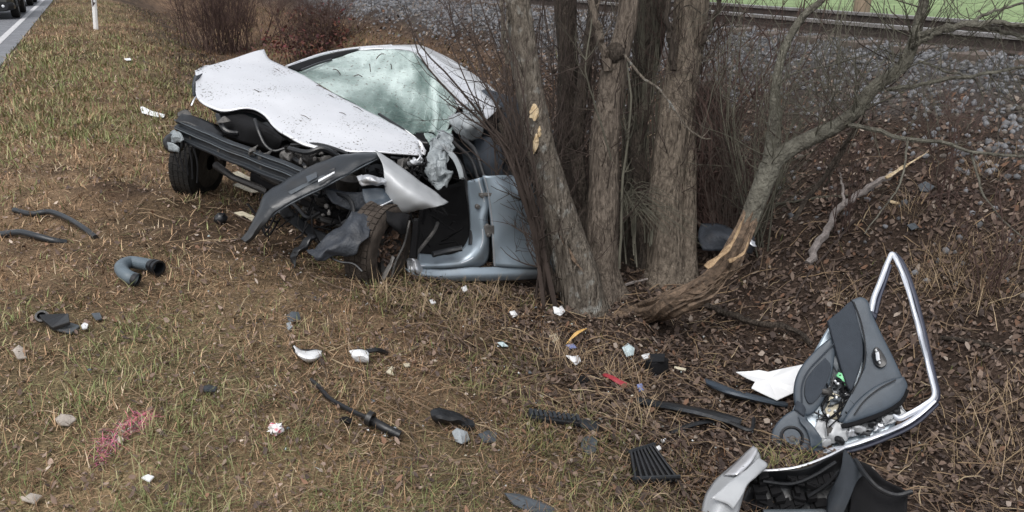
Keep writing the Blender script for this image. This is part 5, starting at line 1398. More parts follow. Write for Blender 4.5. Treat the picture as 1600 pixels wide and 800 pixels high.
# window frame: bright inner band, dark rubber along its outer side
wf = [(1360, 487), (1366, 462), (1378, 432), (1389, 404), (1394, 398), (1403, 414), (1417, 450), (1431, 500), (1443, 548), (1454, 592), (1459, 612), (1456, 624), (1440, 636), (1418, 648), (1404, 654), (1394, 646), (1388, 630)]
fr_ = dpr(MB().tube(crom([D(a, b, .012) for a, b in wf], 110), .0125, 10, sq=(1, .75), wob=.22), 'window_frame', M_frame)
dpr(MB().tube(crom([D(a - 2.2, b + 1.2, .016) for a, b in wf[5:13]], 70), .0032, 6), 'frame_groove', M_slate, fr_)
dpr(MB().tube(crom([D(a + 2.6, b - .5, .014) for a, b in wf[5:13]], 70), .0028, 6, wob=.5), 'frame_seam', M_slate, fr_)
dpr(MB().tube(crom([D(a, b, -.006) for a, b in [(1397, 395), (1411, 412), (1426, 450), (1440, 500), (1451, 548), (1461, 592), (1466, 614), (1462, 628), (1444, 644)]], 60), .014, 8, sq=(1, .8)), 'frame_rubber', M_suv2, fr_)
dpr(MB().tube(crom([D(a, b, .002) for a, b in [(1368, 490), (1374, 465), (1384, 436), (1391, 414)]], 30), .010, 8), 'glass_channel', M_suv2, fr_)
dpr(MB().sheet([[D(1358, 488, .0), D(1364, 470, .0), D(1370, 456, .0)], [D(1368, 500, -.01), D(1372, 484, -.01), D(1374, 462, -.01)]], 10, 6), 'mirror_triangle', M_suv2, fr_, solid=.01)
# trim
up = dpr(plate([(1330, 470), (1343, 466), (1354, 472), (1361, 492), (1374, 520), (1392, 556), (1407, 588), (1413, 606), (1402, 624), (1378, 640), (1345, 652), (1318, 660), (1309, 656), (1318, 636), (1336, 606), (1348, 575), (1349, 545), (1344, 515), (1334, 488)], .03, .05, .012), 'door_trim', M_slate)
dpr(plate([(1291, 503), (1310, 488), (1329, 473), (1338, 500), (1345, 530), (1346, 560), (1338, 588), (1328, 612), (1318, 594), (1306, 556), (1298, 528)], .034, .02, .008, .008), 'trim_insert', M_slate2)
dpr(MB().tube(crom([D(a, b, .045) for a, b in [(1331, 474), (1341, 500), (1348, 532), (1349, 562), (1341, 590), (1328, 616)]], 40), .004, 6), 'trim_piping', M_black)
ar = dpr(plate([(1408, 590), (1414, 606), (1404, 626), (1380, 642), (1346, 655), (1316, 663), (1322, 646), (1342, 622), (1366, 604), (1390, 594)], .055, .05, .02), 'armrest', M_slate)
dpr(MB().tube(crom([D(a, b, .05) for a, b in [(1413, 610), (1403, 630), (1378, 646), (1345, 659), (1312, 667)]], 26), .012, 7), 'armrest_edge', M_blackm, ar)
dpr(MB().tube(crom([D(a, b, .078) for a, b in [(1394, 596), (1368, 610), (1346, 628), (1330, 650)]], 26), .0035, 6), 'armrest_seam', M_black, ar)
hd = dpr(plate([(1359, 556), (1364, 545), (1371, 548), (1380, 562), (1381, 572), (1372, 577), (1363, 570)], .058, .02, -.012, .006), 'handle_recess', M_black)
dpr(MB().tube(crom([D(a, b, .075) for a, b in [(1363, 549), (1366, 556), (1367, 564), (1370, 571)]], 14), [.006] * 3 + [.011] * 8 + [.006] * 3, 8), 'handle', M_chrome, hd)
# left, lower half of the trim with its pocket; the split shows the works of the door
lf = dpr(plate([(1298, 528), (1280, 542), (1262, 560), (1248, 580), (1241, 602), (1241, 626), (1248, 644), (1262, 650), (1276, 640), (1288, 622), (1296, 600), (1302, 570), (1304, 545)], .012, .035, .012), 'door_trim', M_slate)
dpr(plate([(1288, 560), (1270, 578), (1258, 596), (1256, 618), (1264, 632), (1278, 622), (1290, 600), (1297, 574)], .03, .01, -.012, .006), 'door_pocket', M_slate2, lf)
dpr(MB().tube(crom([D(a, b, .03) for a, b in [(1302, 538), (1284, 556), (1262, 580), (1252, 604), (1252, 630)]], 26), .004, 6), 'pocket_rim', M_slate2, lf)
dpr(MB().sheet([[D(1300, 545, -.02), D(1312, 560, -.02), D(1322, 590, -.02), D(1330, 615, -.02)], [D(1294, 590, -.03), D(1304, 605, -.03), D(1312, 625, -.03), D(1318, 645, -.03)], [D(1284, 632, -.03), D(1290, 648, -.03), D(1298, 655, -.03), D(1306, 662, -.03)]], 18, 14, .016, 13, 8), 'door_works', M_bluegrey, solid=.004)
dpr(MB().sheet([[D(1296, 548, .0), D(1305, 556, .0), D(1312, 575, .0)], [D(1293, 565, .0), D(1302, 572, .0), D(1308, 582, .0)]], 8, 6, .01, 14, 4), 'bracket', M_bluegrey, solid=.006)
mb = MB()
for _ in range(46):
    a, b = rnd.uniform(1286, 1330), rnd.uniform(585, 660)
    q = D(a, b, rnd.uniform(-.02, .01)); mb.tube(crom([q, q + rvec() * .03, q + rvec() * .06], 6), rnd.uniform(.002, .006), 5)
dpr(mb, 'wiring', M_black, kind='stuff')
mb = MB()
for _ in range(22):
    a, b = rnd.uniform(1282, 1326), rnd.uniform(595, 662)
    mb.lathe(D(a, b, rnd.uniform(-.015, .012)), rvec(), [(-.008, 0), (-.007, .008), (.006, .008), (.01, .004), (.01, 0)], 8)
dpr(mb, 'fittings', M_bare, kind='stuff')
dpr(MB().sheet([[D(1310, 582, .01), D(1318, 586, .02), D(1322, 596, .015)], [D(1306, 588, .005), D(1314, 594, .02), D(1320, 604, .01)]], 8, 6), 'clip', M_greencl, solid=.004, label='small green plastic clip')
dpr(MB().sheet([[D(1300, 612, .0), D(1316, 622, .0), D(1322, 640, .0)], [D(1288, 640, .0), D(1298, 650, .0), D(1312, 656, .0)]], 10, 8, .014, 16, 2), 'liner_scrap', M_cream, solid=.003)
dpr(MB().sheet([[D(1296, 656, .01), D(1312, 660, .015), D(1326, 664, .01)], [D(1290, 674, .0), D(1306, 678, .02), D(1324, 676, .01)], [D(1290, 694, .0), D(1304, 692, .01), D(1322, 688, .0)]], 16, 12, .012, 22, 3), 'torn_edge', M_paint_torn, solid=.004)
mb = MB()
for a, b in ((1352, 652), (1364, 648), (1378, 640), (1372, 658), (1340, 662)):
    mb.box(D(a, b, .0), (Vector((1, .1, 0)), dn, Vector((0, .3, 1))), (rnd.uniform(.012, .024), .012, rnd.uniform(.008, .02)))
dpr(mb, 'lock_parts', M_black, smooth=False, kind='stuff', bevel=.003)
for a, b, s_, m_ in ((1340, 668, .03, M_paint_torn), (1362, 660, .03, M_black), (1384, 652, .03, M_paint_torn), (1394, 640, .022, M_black), (1330, 676, .03, M_bare), (1352, 676, .022, M_black), (1374, 668, .022, M_bare), (1300, 672, .028, M_engine), (1286, 690, .024, M_paint_torn), (1312, 690, .022, M_black), (1292, 610, .022, M_engine), (1304, 630, .024, M_bluegrey), (1322, 618, .018, M_black)):
    q = D(a, b, .016); e1, e2 = Vector((1, .1, .1)), Vector((0, .55, .8))
    dpr(MB().sheet([[q - e1 * s_ + e2 * s_ * .6, q + e2 * s_ * .6, q + e1 * s_ + e2 * s_ * .6], [q - e1 * s_ + dn * .01, q + dn * .02, q + e1 * s_ + dn * .01], [q - e1 * s_ - e2 * s_ * .6, q - e2 * s_ * .6, q + e1 * s_ - e2 * s_ * .6]], 10, 8, .022, 23, a % 13), 'bracket', m_, solid=.003)
for k in range(6):
    a, b = rnd.uniform(1290, 1330), rnd.uniform(590, 640)
    dpr(MB().tube(crom([D(a, b, .0), D(a + rnd.uniform(-12, 12), b + 20, .03), D(a + rnd.uniform(-25, 25), b + 45, .03), D(a + rnd.uniform(-30, 30), b + rnd.uniform(50, 80), .005)], 14), .0035, 6), 'cable', M_blackm)
# speaker pod at the lower corner
pod = dpr(plate([(1204, 694), (1207, 672), (1222, 652), (1242, 640), (1254, 642), (1262, 658), (1276, 676), (1287, 692), (1282, 704), (1258, 711), (1228, 713), (1210, 707)], .025, .04, .01), 'speaker_pod', M_slate)
dpr(MB().lathe(D(1236, 684, .028), dn, [(0, .058), (.012, .056), (.016, .048), (.0, .040), (-.012, .020), (-.004, .018), (.0, .0)], 28), 'speaker', M_black, pod)
dpr(MB().lathe(D(1237, 686, .03), dn, [(-.005, .018), (.006, .016), (.010, .008), (.010, 0)], 18), 'speaker_cone', M_engine, pod)
dpr(MB().sheet([[D(1246, 648, .05), D(1254, 652, .055), D(1262, 664, .05)], [D(1256, 672, .05), D(1268, 676, .055), D(1280, 690, .05)], [D(1262, 700, .04), D(1274, 700, .045), D(1284, 700, .04)]], 18, 14, .016, 11, 3), 'pod_flap', M_slate, solid=.006)
dpr(MB().sheet([[D(1244, 626, .03), D(1250, 632, .04), D(1256, 640, .03)], [D(1240, 642, .03), D(1248, 648, .04), D(1254, 652, .03)]], 10, 6, .01, 12, 1), 'strap', M_slate2, solid=.008)

# ================================================================== TORN FRONT CORNER (bottom right)
bmp = thing('torn_bumper_corner', 'torn silver bumper corner with a hollow black inner side, at the bottom right', 'bumper', G(1250, 800))
B = lambda a, b, d: P(a, b, d)
def bpr(mb, name, m, parent=None, **kw): return mb.build(name, m, parent or bmp, **kw)
bpr(MB().sheet([[B(1178, 697, 3.36), B(1146, 724, 3.30), B(1112, 756, 3.22), B(1097, 790, 3.14), B(1090, 850, 3.05)],
                [B(1186, 706, 3.30), B(1166, 730, 3.22), B(1138, 762, 3.12), B(1122, 798, 3.05), B(1112, 860, 2.98)],
                [B(1190, 716, 3.30), B(1184, 738, 3.24), B(1166, 762, 3.16), B(1156, 800, 3.10), B(1140, 864, 3.02)]], 36, 14, .005, 7, 3), 'bumper_skin', M_paint_torn, solid=.005)
bpr(MB().sheet([[B(1176, 696, 3.345), B(1152, 720, 3.28), B(1130, 742, 3.22)], [B(1183, 701, 3.30), B(1168, 719, 3.21), B(1148, 742, 3.15)], [B(1184, 708, 3.29), B(1174, 722, 3.205), B(1158, 742, 3.16)]], 16, 10, .002, 6, 3), 'skin_fold', M_paint, solid=.004)
bpr(MB().sheet([[B(1186, 716, 3.22), B(1166, 734, 3.16), B(1140, 752, 3.10), B(1112, 778, 3.05)],
                [B(1200, 728, 3.22), B(1184, 742, 3.16), B(1164, 756, 3.10), B(1134, 786, 3.05)],
                [B(1172, 752, 3.2), B(1166, 757, 3.15), B(1163, 764, 3.09), B(1146, 795, 3.05)]], 24, 12, .005, 9, 5), 'skin_flap', M_paint_torn, solid=.004)
bpr(MB().tube(crom([B(1180, 735, 3.27), B(1215, 734, 3.24), B(1252, 728, 3.22), B(1290, 714, 3.24), B(1318, 700, 3.3)], 30), .0055, 7, sq=(1, .7)), 'rim', M_paint)
bpr(MB().sheet([[B(1178, 738, 3.30), B(1250, 730, 3.26), B(1318, 703, 3.34)], [B(1170, 762, 3.36), B(1250, 760, 3.34), B(1330, 735, 3.36)],
                [B(1160, 800, 3.30), B(1250, 806, 3.28), B(1336, 800, 3.26)], [B(1150, 880, 3.1), B(1250, 890, 3.1), B(1340, 880, 3.1)]], 36, 26, .012, 8, 4), 'inner_shell', M_black, solid=.006)
for rb in ([(1192, 752), (1235, 756), (1270, 744), (1306, 722)], [(1262, 776), (1290, 758), (1312, 736)]):
    bpr(MB().tube(crom([B(a, b, 3.27) for a, b in rb], 18), .006, 6, sq=(1, 1.4)), 'rib', M_black)
mb = MB()
for _ in range(46):
    a, b = rnd.uniform(1176, 1306), rnd.uniform(742, 800)
    mb.box(B(a, b, 3.29), (Vector((1, rnd.uniform(-.4, .4), rnd.uniform(-.5, .5))), Vector((0, 1, .3)), Vector((0, -.3, 1))), (rnd.uniform(.008, .028), .02, rnd.uniform(.005, .014)))
bpr(mb, 'clips', M_blackm, smooth=False, kind='stuff', bevel=.002)
bpr(MB().sheet([[B(1320, 702, 3.34), B(1332, 716, 3.3), B(1344, 728, 3.28), B(1352, 740, 3.28)], [B(1312, 740, 3.25), B(1318, 756, 3.2), B(1322, 764, 3.18), B(1334, 760, 3.2)], [B(1294, 778, 3.2), B(1292, 800, 3.12), B(1290, 830, 3.05), B(1300, 850, 3.0)]], 24, 16, .008, 6, 6), 'bracket_panel', M_dark, solid=.006)
bpr(MB().sheet([[B(1330, 716, 3.32), B(1356, 728, 3.3), B(1385, 752, 3.26), B(1418, 770, 3.2)], [B(1330, 750, 3.3), B(1360, 768, 3.28), B(1388, 782, 3.24), B(1418, 796, 3.18)], [B(1318, 860, 3.1), B(1350, 870, 3.1), B(1385, 880, 3.08), B(1415, 880, 3.05)]], 26, 20, .016, 7, 2), 'hollow_box', M_blackm, solid=.008)
bpr(MB().tube(crom([B(1336, 718, 3.3), B(1354, 744, 3.22), B(1374, 764, 3.18), B(1400, 774, 3.16), B(1425, 768, 3.16)], 20), .010, 7), 'box_rim', M_black)
bpr(MB().lathe(B(1245, 803, 3.2), Vector((1, -.1, .1)), [(-.13, .0), (-.13, .02), (.1, .018), (.13, .01), (.13, 0)], 12), 'lamp_tube', M_bluegrey)
mb = MB()
for _ in range(30):
    q = B(rnd.uniform(1188, 1262), rnd.uniform(716, 734), 3.3)
    mb.tube([q, q + Vector((rnd.uniform(-.03, .03), rnd.uniform(-.03, .03), .04)), q + Vector((rnd.uniform(-.07, .07), rnd.uniform(-.07, .07), rnd.uniform(.05, .09)))], [.0016, .0013, .0006], 3, col=rnd.choice([(.22, .22, .09), (.33, .25, .13), (.16, .2, .07)]))
o = mb.build('grass_tuft', M_leafy, None); o['kind'] = 'stuff'

# ================================================================== DEBRIS
DG = 'pieces of the car scattered over the grass'
def shard(name, label, cat, pts, m, lift=.02, th=.006, tilt=None, bevel=0, curve=0.0, group=DG):
    """flat broken piece; outline measured on the ground, lifted and tilted"""
    lf = [h * .5 + .006 for h in (lift if hasattr(lift, '__len__') else [lift] * len(pts))]
    curve *= .5; th = min(th, .006)
    q = [G(a, b, h) for (a, b), h in zip(pts, lf)]
    n = len(q); c = sum(q, Vector()) / n + Vector((0, 0, curve))
    mb = MB()
    up = Vector((0, 0, 1)) * th
    mid = [c.lerp(p, .5) + Vector((0, 0, curve * .3)) + rvec() * .002 for p in q]
    vs = [c + up] + [p + up for p in mid] + [p + up for p in q] + [c] + mid + q
    o = 1 + 2 * n
    fs = []
    for j in range(n):
        k = (j + 1) % n
        fs += [(0, 1 + j, 1 + k), (1 + j, 1 + n + j, 1 + n + k, 1 + k), (o, o + 1 + k, o + 1 + j), (o + 1 + j, o + 1 + k, o + 1 + n + k, o + 1 + n + j), (1 + n + j, o + 1 + n + j, o + 1 + n + k, 1 + n + k)]
    mb.add(vs, fs)
    return solo(mb, name, label, cat, m, group, smooth=False)
def gtube(path, r, k=10, lift=.02, n=20, sq=(1, 1), wob=0):
    return MB().tube(crom([G(a, b, lift + (h[0] if h else 0)) for a, b, *h in path], n), r, k, sq=sq, wob=wob)

# hoses and pipe at the left
solo(gtube([(22, 328), (48, 334, .01), (78, 331, .03), (105, 341, .03), (130, 356, .02), (149, 371)], .018, 10, .012, 26), 'rubber_hose', 'black hose arching over the grass at the left, frayed at its far end', 'hose', M_dark, DG)
solo(gtube([(-30, 371), (5, 366, .01), (32, 363, .03), (58, 369, .02), (84, 376), (104, 379, -.015)], .020, 10, .010, 26), 'rubber_hose', 'nearer black hose sunk into the grass at the left edge', 'hose', M_dark, DG)
el = thing('air_pipe', 'grey bent air intake pipe with a black collar on the grass', 'pipe', G(220, 440), DG)
pp = [(213, 437, .03), (202, 433, .045), (192, 425, .055), (190, 416, .055), (203, 410, .055), (222, 412, .05), (240, 416, .045)]
mb = gtube(pp, .036, 20, .002, 30); mb.build('pipe_body', M_pipe, el)
e1, e2 = G(240, 416, .055), G(254, 421, .05)
MB().lathe(e1, e2 - e1, [(-.005, .037), (0, .043), (.016, .043), (.018, .038), (.03, .038), (.032, .044), (.048, .044), (.049, .034), (-.03, .031), (-.03, 0)], 22).build('pipe_collar', M_black, el)
MB().lathe(G(213, 437, .04), G(213, 437, .04) - G(200, 432, .05), [(-.02, .032), (.004, .038), (.008, .036), (.004, .031), (-.05, .029), (-.05, 0)], 22).build('pipe_mouth', M_black, el)
# bracket
bk = thing('plastic_bracket', 'black angled bracket with a grey tongue lying left on the grass', 'bracket', G(88, 510), DG)
MB().slab([G(62, 497, .05), G(108, 495, .05), G(110, 508, .04), G(82, 517, .02), G(70, 508, .03)], Vector((0, 0, 1)), .02).build('bracket_plate', M_black, bk, smooth=False, bevel=.004)
MB().slab([G(82, 516, .012), G(112, 507, .012), G(126, 512, .012), G(112, 523, .012)], Vector((0, 0, 1)), .012).build('tongue', M_bluegrey, bk, smooth=False, bevel=.003)
MB().lathe(G(66, 496, .045), Vector((.3, -.6, .7)), [(0, .03), (.02, .03), (.02, .02), (-.01, .018), (-.01, 0)], 16).build('socket', M_black, bk)
W = 'white scraps on the ground'
shard('plastic_chip', 'small white chip beside the black bracket at the left', 'chip', [(127, 510), (132, 505), (138, 508), (136, 514), (129, 515)], M_white, .03, .01, group=W)
shard('plastic_piece', 'dull grey chip in the grass right of the black bracket', 'plastic piece', [(143, 491), (156, 490), (160, 499), (150, 502)], M_bluegrey, .015)
shard('trim_panel', 'white curved trim strip lying on the grass left of the wreck', 'trim strip', [(219, 168), (223, 167), (240, 176), (258, 180), (256, 184), (240, 182), (222, 177)], M_white, [.03, .05, .06, .03, .02, .04, .02], .02, curve=.03)
shard('paper_scrap', 'tiny white scrap far up the verge above the white strip', 'scrap', [(194, 92), (203, 91), (206, 94), (198, 95)], M_paper, .05, .01, group=W)
o = solo(MB().sheet([[G(458, 541, .05), G(466, 546, .03), G(478, 549, .03), (G(492, 548, .04)), G(503, 550, .03)], [G(462, 548, .05), G(470, 556, .05), G(482, 560, .05), G(493, 558, .05), G(501, 553, .04)], [G(468, 556, .02), G(476, 562, .02), G(484, 565, .015), G(494, 561, .015), G(502, 556, .015)]], 24, 8), 'light_cover', 'glossy white crescent lens with a black backing, on the grass', 'lens', M_white, DG, solid=.006)
mb = MB().sheet([[G(456, 540, .06), G(470, 546, .045), G(490, 546, .05), G(502, 548, .03)], [G(460, 552, .01), G(474, 561, .01), G(488, 566, .01), G(500, 560, .008)]], 20, 6)
vv = [tuple(Vector(p) - Vector((0, -.012, .008)) - o.location) for p in mb.v]; mb.v = vv
b2 = mb.build('backing', M_black, None, solid=.006); b2.parent = o
mb = MB().sheet([[G(546, 550, .04), G(560, 547, .05), G(574, 550, .04)], [G(550, 556, .04), G(564, 555, .055), G(576, 560, .04)], [G(556, 563, .01), G(566, 566, .01), G(576, 567, .01)]], 12, 10, .008, 20, 3)
o = solo(mb, 'lamp_fragment', 'pale broken lamp shell with a black tail, right of the white crescent', 'lamp fragment', M_paper, DG, solid=.005)
mb = gtube([(572, 549, .02), (590, 547, .03), (604, 552, .0)], .012, 8, .015, 10)
mb.v = [tuple(Vector(p) - o.location) for p in mb.v]; b2 = mb.build('tail', M_black, None); b2.parent = o
shard('plastic_chip', 'small cream triangular chip right of the pale lamp shell', 'chip', [(603, 583), (612, 574), (617, 576), (613, 582), (616, 588)], M_cream, [.01, .05, .04, .02, .0], .006, group=W)
shard('plastic_chip', 'tiny whitish chip just above the cream triangular one', 'chip', [(630, 570), (637, 568), (641, 573), (634, 575)], M_cream, .02, .008, group=W)
shard('plastic_piece', 'blue-grey curved scrap in mid slope below the wreck', 'plastic piece', [(448, 494), (456, 488), (467, 489), (470, 500), (458, 504), (450, 502)], M_bluegrey, [.02, .05, .05, .02, .01, .01], .008, curve=.03)
shard('plastic_chip', 'grey crumb directly under the blue-grey curved scrap', 'chip', [(447, 507), (454, 504), (457, 512), (450, 518)], M_cloth, .02, .008, group=W)
# wiper-like strip
st_ = thing('black_strip', 'long black curved tube with a clamp near its end, on the grass', 'tube', G(560, 640), DG)
gtube([(486, 594, .01), (498, 604, .01), (514, 622, .0), (536, 635, .01), (560, 647, .02), (584, 657, .03)], .010, 8, .015, 24).build('thin_end', M_black, st_)
gtube([(578, 655, .025), (600, 668, .025), (625, 680, .015)], .018, 12, .015, 14).build('thick_end', M_black, st_)
a_, b_ = G(578, 654, .05), G(583, 656, .05)
MB().lathe(a_, b_ - a_, [(-.01, .018), (-.01, .03), (.012, .03), (.012, .018)], 16).build('clamp', M_black, st_)
a_, b_ = G(616, 675, .032), G(622, 678, .032)
MB().lathe(a_, b_ - a_, [(-.006, .018), (-.006, .021), (.006, .021), (.006, .018)], 16).build('metal_ring', M_chrome, st_)
shard('plastic_piece', 'dark crumpled bit just under the black curved tube', 'plastic piece', [(530, 656), (541, 652), (551, 655), (549, 663), (538, 661)], M_blackm, .02, .012)
# red and white wrapper ball
mb = MB(); vs = []
cc = G(431, 670, .028)
for i in range(10):
    for j in range(16):
        a, b = math.pi * i / 9, 2 * math.pi * j / 16
        q = Vector((math.sin(a) * math.cos(b), math.sin(a) * math.sin(b), math.cos(a)))
        vs.append(cc + Vector((q.x, q.y, q.z * .7)) * .027 * (1 + .7 * mn.noise(q * 3)))
mb.add(vs, [(i * 16 + j, i * 16 + (j + 1) % 16, (i + 1) * 16 + (j + 1) % 16, (i + 1) * 16 + j) for i in range(9) for j in range(16)])
mb.c = [(1, 1, 1) if mn.noise(Vector(p) * 60) > -.3 else (.85, .12, .2) for p in mb.v]
M_wrap = mat('wrapper', (.8, .78, .78), .6, var=.05, attr=True, bump=.3, bs=60)
solo(mb, 'wrapper_ball', 'crumpled red and white wrapper in the foreground grass', 'wrapper', M_wrap)
# middle bottom group
b = thing('trim_fragment', 'ragged black trim piece left of the ribbed black strip', 'trim piece', G(700, 655), DG)
MB().sheet([[G(674, 642, .06), G(690, 640, .06), G(712, 648, .05), G(738, 664, .03)], [G(676, 652, .05), G(694, 652, .06), G(716, 657, .05), G(738, 668, .02)], [G(682, 660, .01), G(700, 660, .02), G(722, 665, .02), G(738, 671, .01)]], 22, 8, .010, 16, 2).build('trim_body', M_black, b, solid=.008)
MB().slab([G(716, 652, .03), G(740, 660, .02), G(742, 668, .02), G(722, 666, .03)], Vector((0, 0, 1)), .01).build('tab', M_dark, b, smooth=False)
shard('plastic_piece', 'flat dark grey flake under the ragged black trim piece', 'plastic piece', [(747, 680), (762, 674), (777, 678), (774, 692), (756, 692)], M_bluegrey, .015, .006)
shard('paper_scrap', 'pale pinkish crumpled paper beside the dark grey flake', 'scrap', [(706, 676), (714, 670), (730, 676), (734, 688), (722, 694), (712, 690)], M_cloth, [.02, .05, .04, .02, .03, .02], .005, curve=.03, group=W)
st2 = thing('ribbed_strip', 'ribbed black strip lying flat in the middle foreground', 'trim piece', G(880, 662), DG)
q = [G(825, 646, .03), G(905, 656, .03), G(908, 668, .015), G(828, 658, .015)]
MB().slab(q, Vector((0, 0, 1)), .022).build('strip_body', M_black, st2, smooth=False, bevel=.004)
MB().slab([G(902, 655, .035), G(938, 662, .02), G(934, 676, .01), G(908, 669, .02)], Vector((0, 0, 1)), .008).build('end_plate', M_dark, st2, smooth=False)
for k in range(11):
    a = q[0].lerp(q[1], (k + .5) / 11); b_ = q[3].lerp(q[2], (k + .5) / 11)
    MB().box(a.lerp(b_, .5) + Vector((0, 0, .026)), ((q[1] - q[0]), (q[3] - q[0]), Vector((0, 0, 1))), (.007, (b_ - a).length * .42, .006)).build('rib', M_dark, st2, smooth=False)
shard('plastic_piece', 'grey rounded flake just below the ribbed strip', 'plastic piece', [(908, 686), (924, 682), (934, 688), (931, 707), (918, 712), (908, 700)], M_bluegrey, .012, .006)
shard('trim_panel', 'large dark grey shard cut by the bottom edge', 'panel shard', [(788, 772), (812, 774), (842, 784), (866, 796), (860, 812), (824, 800), (800, 788)], M_bluegrey, [.03, .03, .02, .02, .01, .02, .02], .008, curve=.015)
gv = thing('air_vent', 'black ribbed vent grille fragment near the bottom centre', 'vent', G(1015, 735), DG)
q = [G(984, 712, .07), G(1022, 700, .07), G(1062, 752, .02), G(990, 755, .02)]
MB().slab(q, Vector((.1, -.3, 1)), .012).build('vent_back', M_blackm, gv, smooth=False)
for k in range(8):
    u = (k + .3) / 8
    a, b_ = q[0].lerp(q[1], u), q[3].lerp(q[2], u)
    MB().box(a.lerp(b_, .5) + Vector((0, -.006, .016)), ((b_ - a), Vector((1, .1, .1)), Vector((-.1, .3, 1))), ((b_ - a).length * .5, .005, .014)).build('slat', M_black, gv, smooth=False, bevel=.002)
for u in (.0, .98):
    a, b_ = q[0].lerp(q[3], u), q[1].lerp(q[2], u)
    MB().tube([a + Vector((0, 0, .02)), b_ + Vector((0, 0, .02))], .009, 7).build('vent_frame', M_dark, gv)
# strips near the door
s3 = thing('sill_strip', 'long straight black strip pointing at the torn door', 'strip', G(1085, 645), DG)
MB().sheet([[G(994, 622, .05), G(1050, 630, .05), G(1110, 642, .05), G(1160, 656, .05)], [G(994, 628, .05), G(1050, 637, .06), G(1110, 650, .06), G(1156, 664, .05)], [G(998, 632, .01), G(1050, 642, .01), G(1110, 656, .01), G(1150, 668, .01)]], 24, 6, .004, 8, 2).build('strip_body', M_dark, s3, solid=.006)
MB().tube(crom([G(1110, 648, .04), G(1140, 660, .05), G(1172, 672, .05), G(1178, 654, .08)], 16), .010, 6).build('bent_end', M_black, s3)
solo(gtube([(1042, 677), (1066, 668, .01), (1090, 661, .015), (1112, 658, .01)], .010, 8, .015, 14, sq=(1.6, .6)), 'thin_strip', 'short thin black strip under the long straight strip', 'strip', M_black, DG)
solo(MB().sheet([[G(1101, 592, .04), G(1130, 602, .06), G(1170, 615, .05), G(1232, 630, .03)], [G(1104, 599, .05), G(1132, 611, .07), G(1172, 622, .06), G(1230, 635, .03)], [G(1110, 604, .01), G(1136, 616, .02), G(1174, 627, .02), G(1228, 638, .0)]], 26, 8, .003, 8, 2), 'curved_flap', 'grey curved plastic flap in front of the white panel', 'trim piece', M_slate, DG, solid=.006)
shard('white_panel', 'jagged white panel sticking out from under the torn door', 'panel', [(1150, 582), (1172, 581), (1186, 579), (1200, 582), (1222, 577), (1256, 570), (1254, 608), (1236, 616), (1214, 626), (1190, 615), (1174, 607), (1180, 597), (1166, 591)], M_white, [.14, .17, .19, .19, .21, .25, .21, .14, .10, .12, .14, .16, .14], .004)
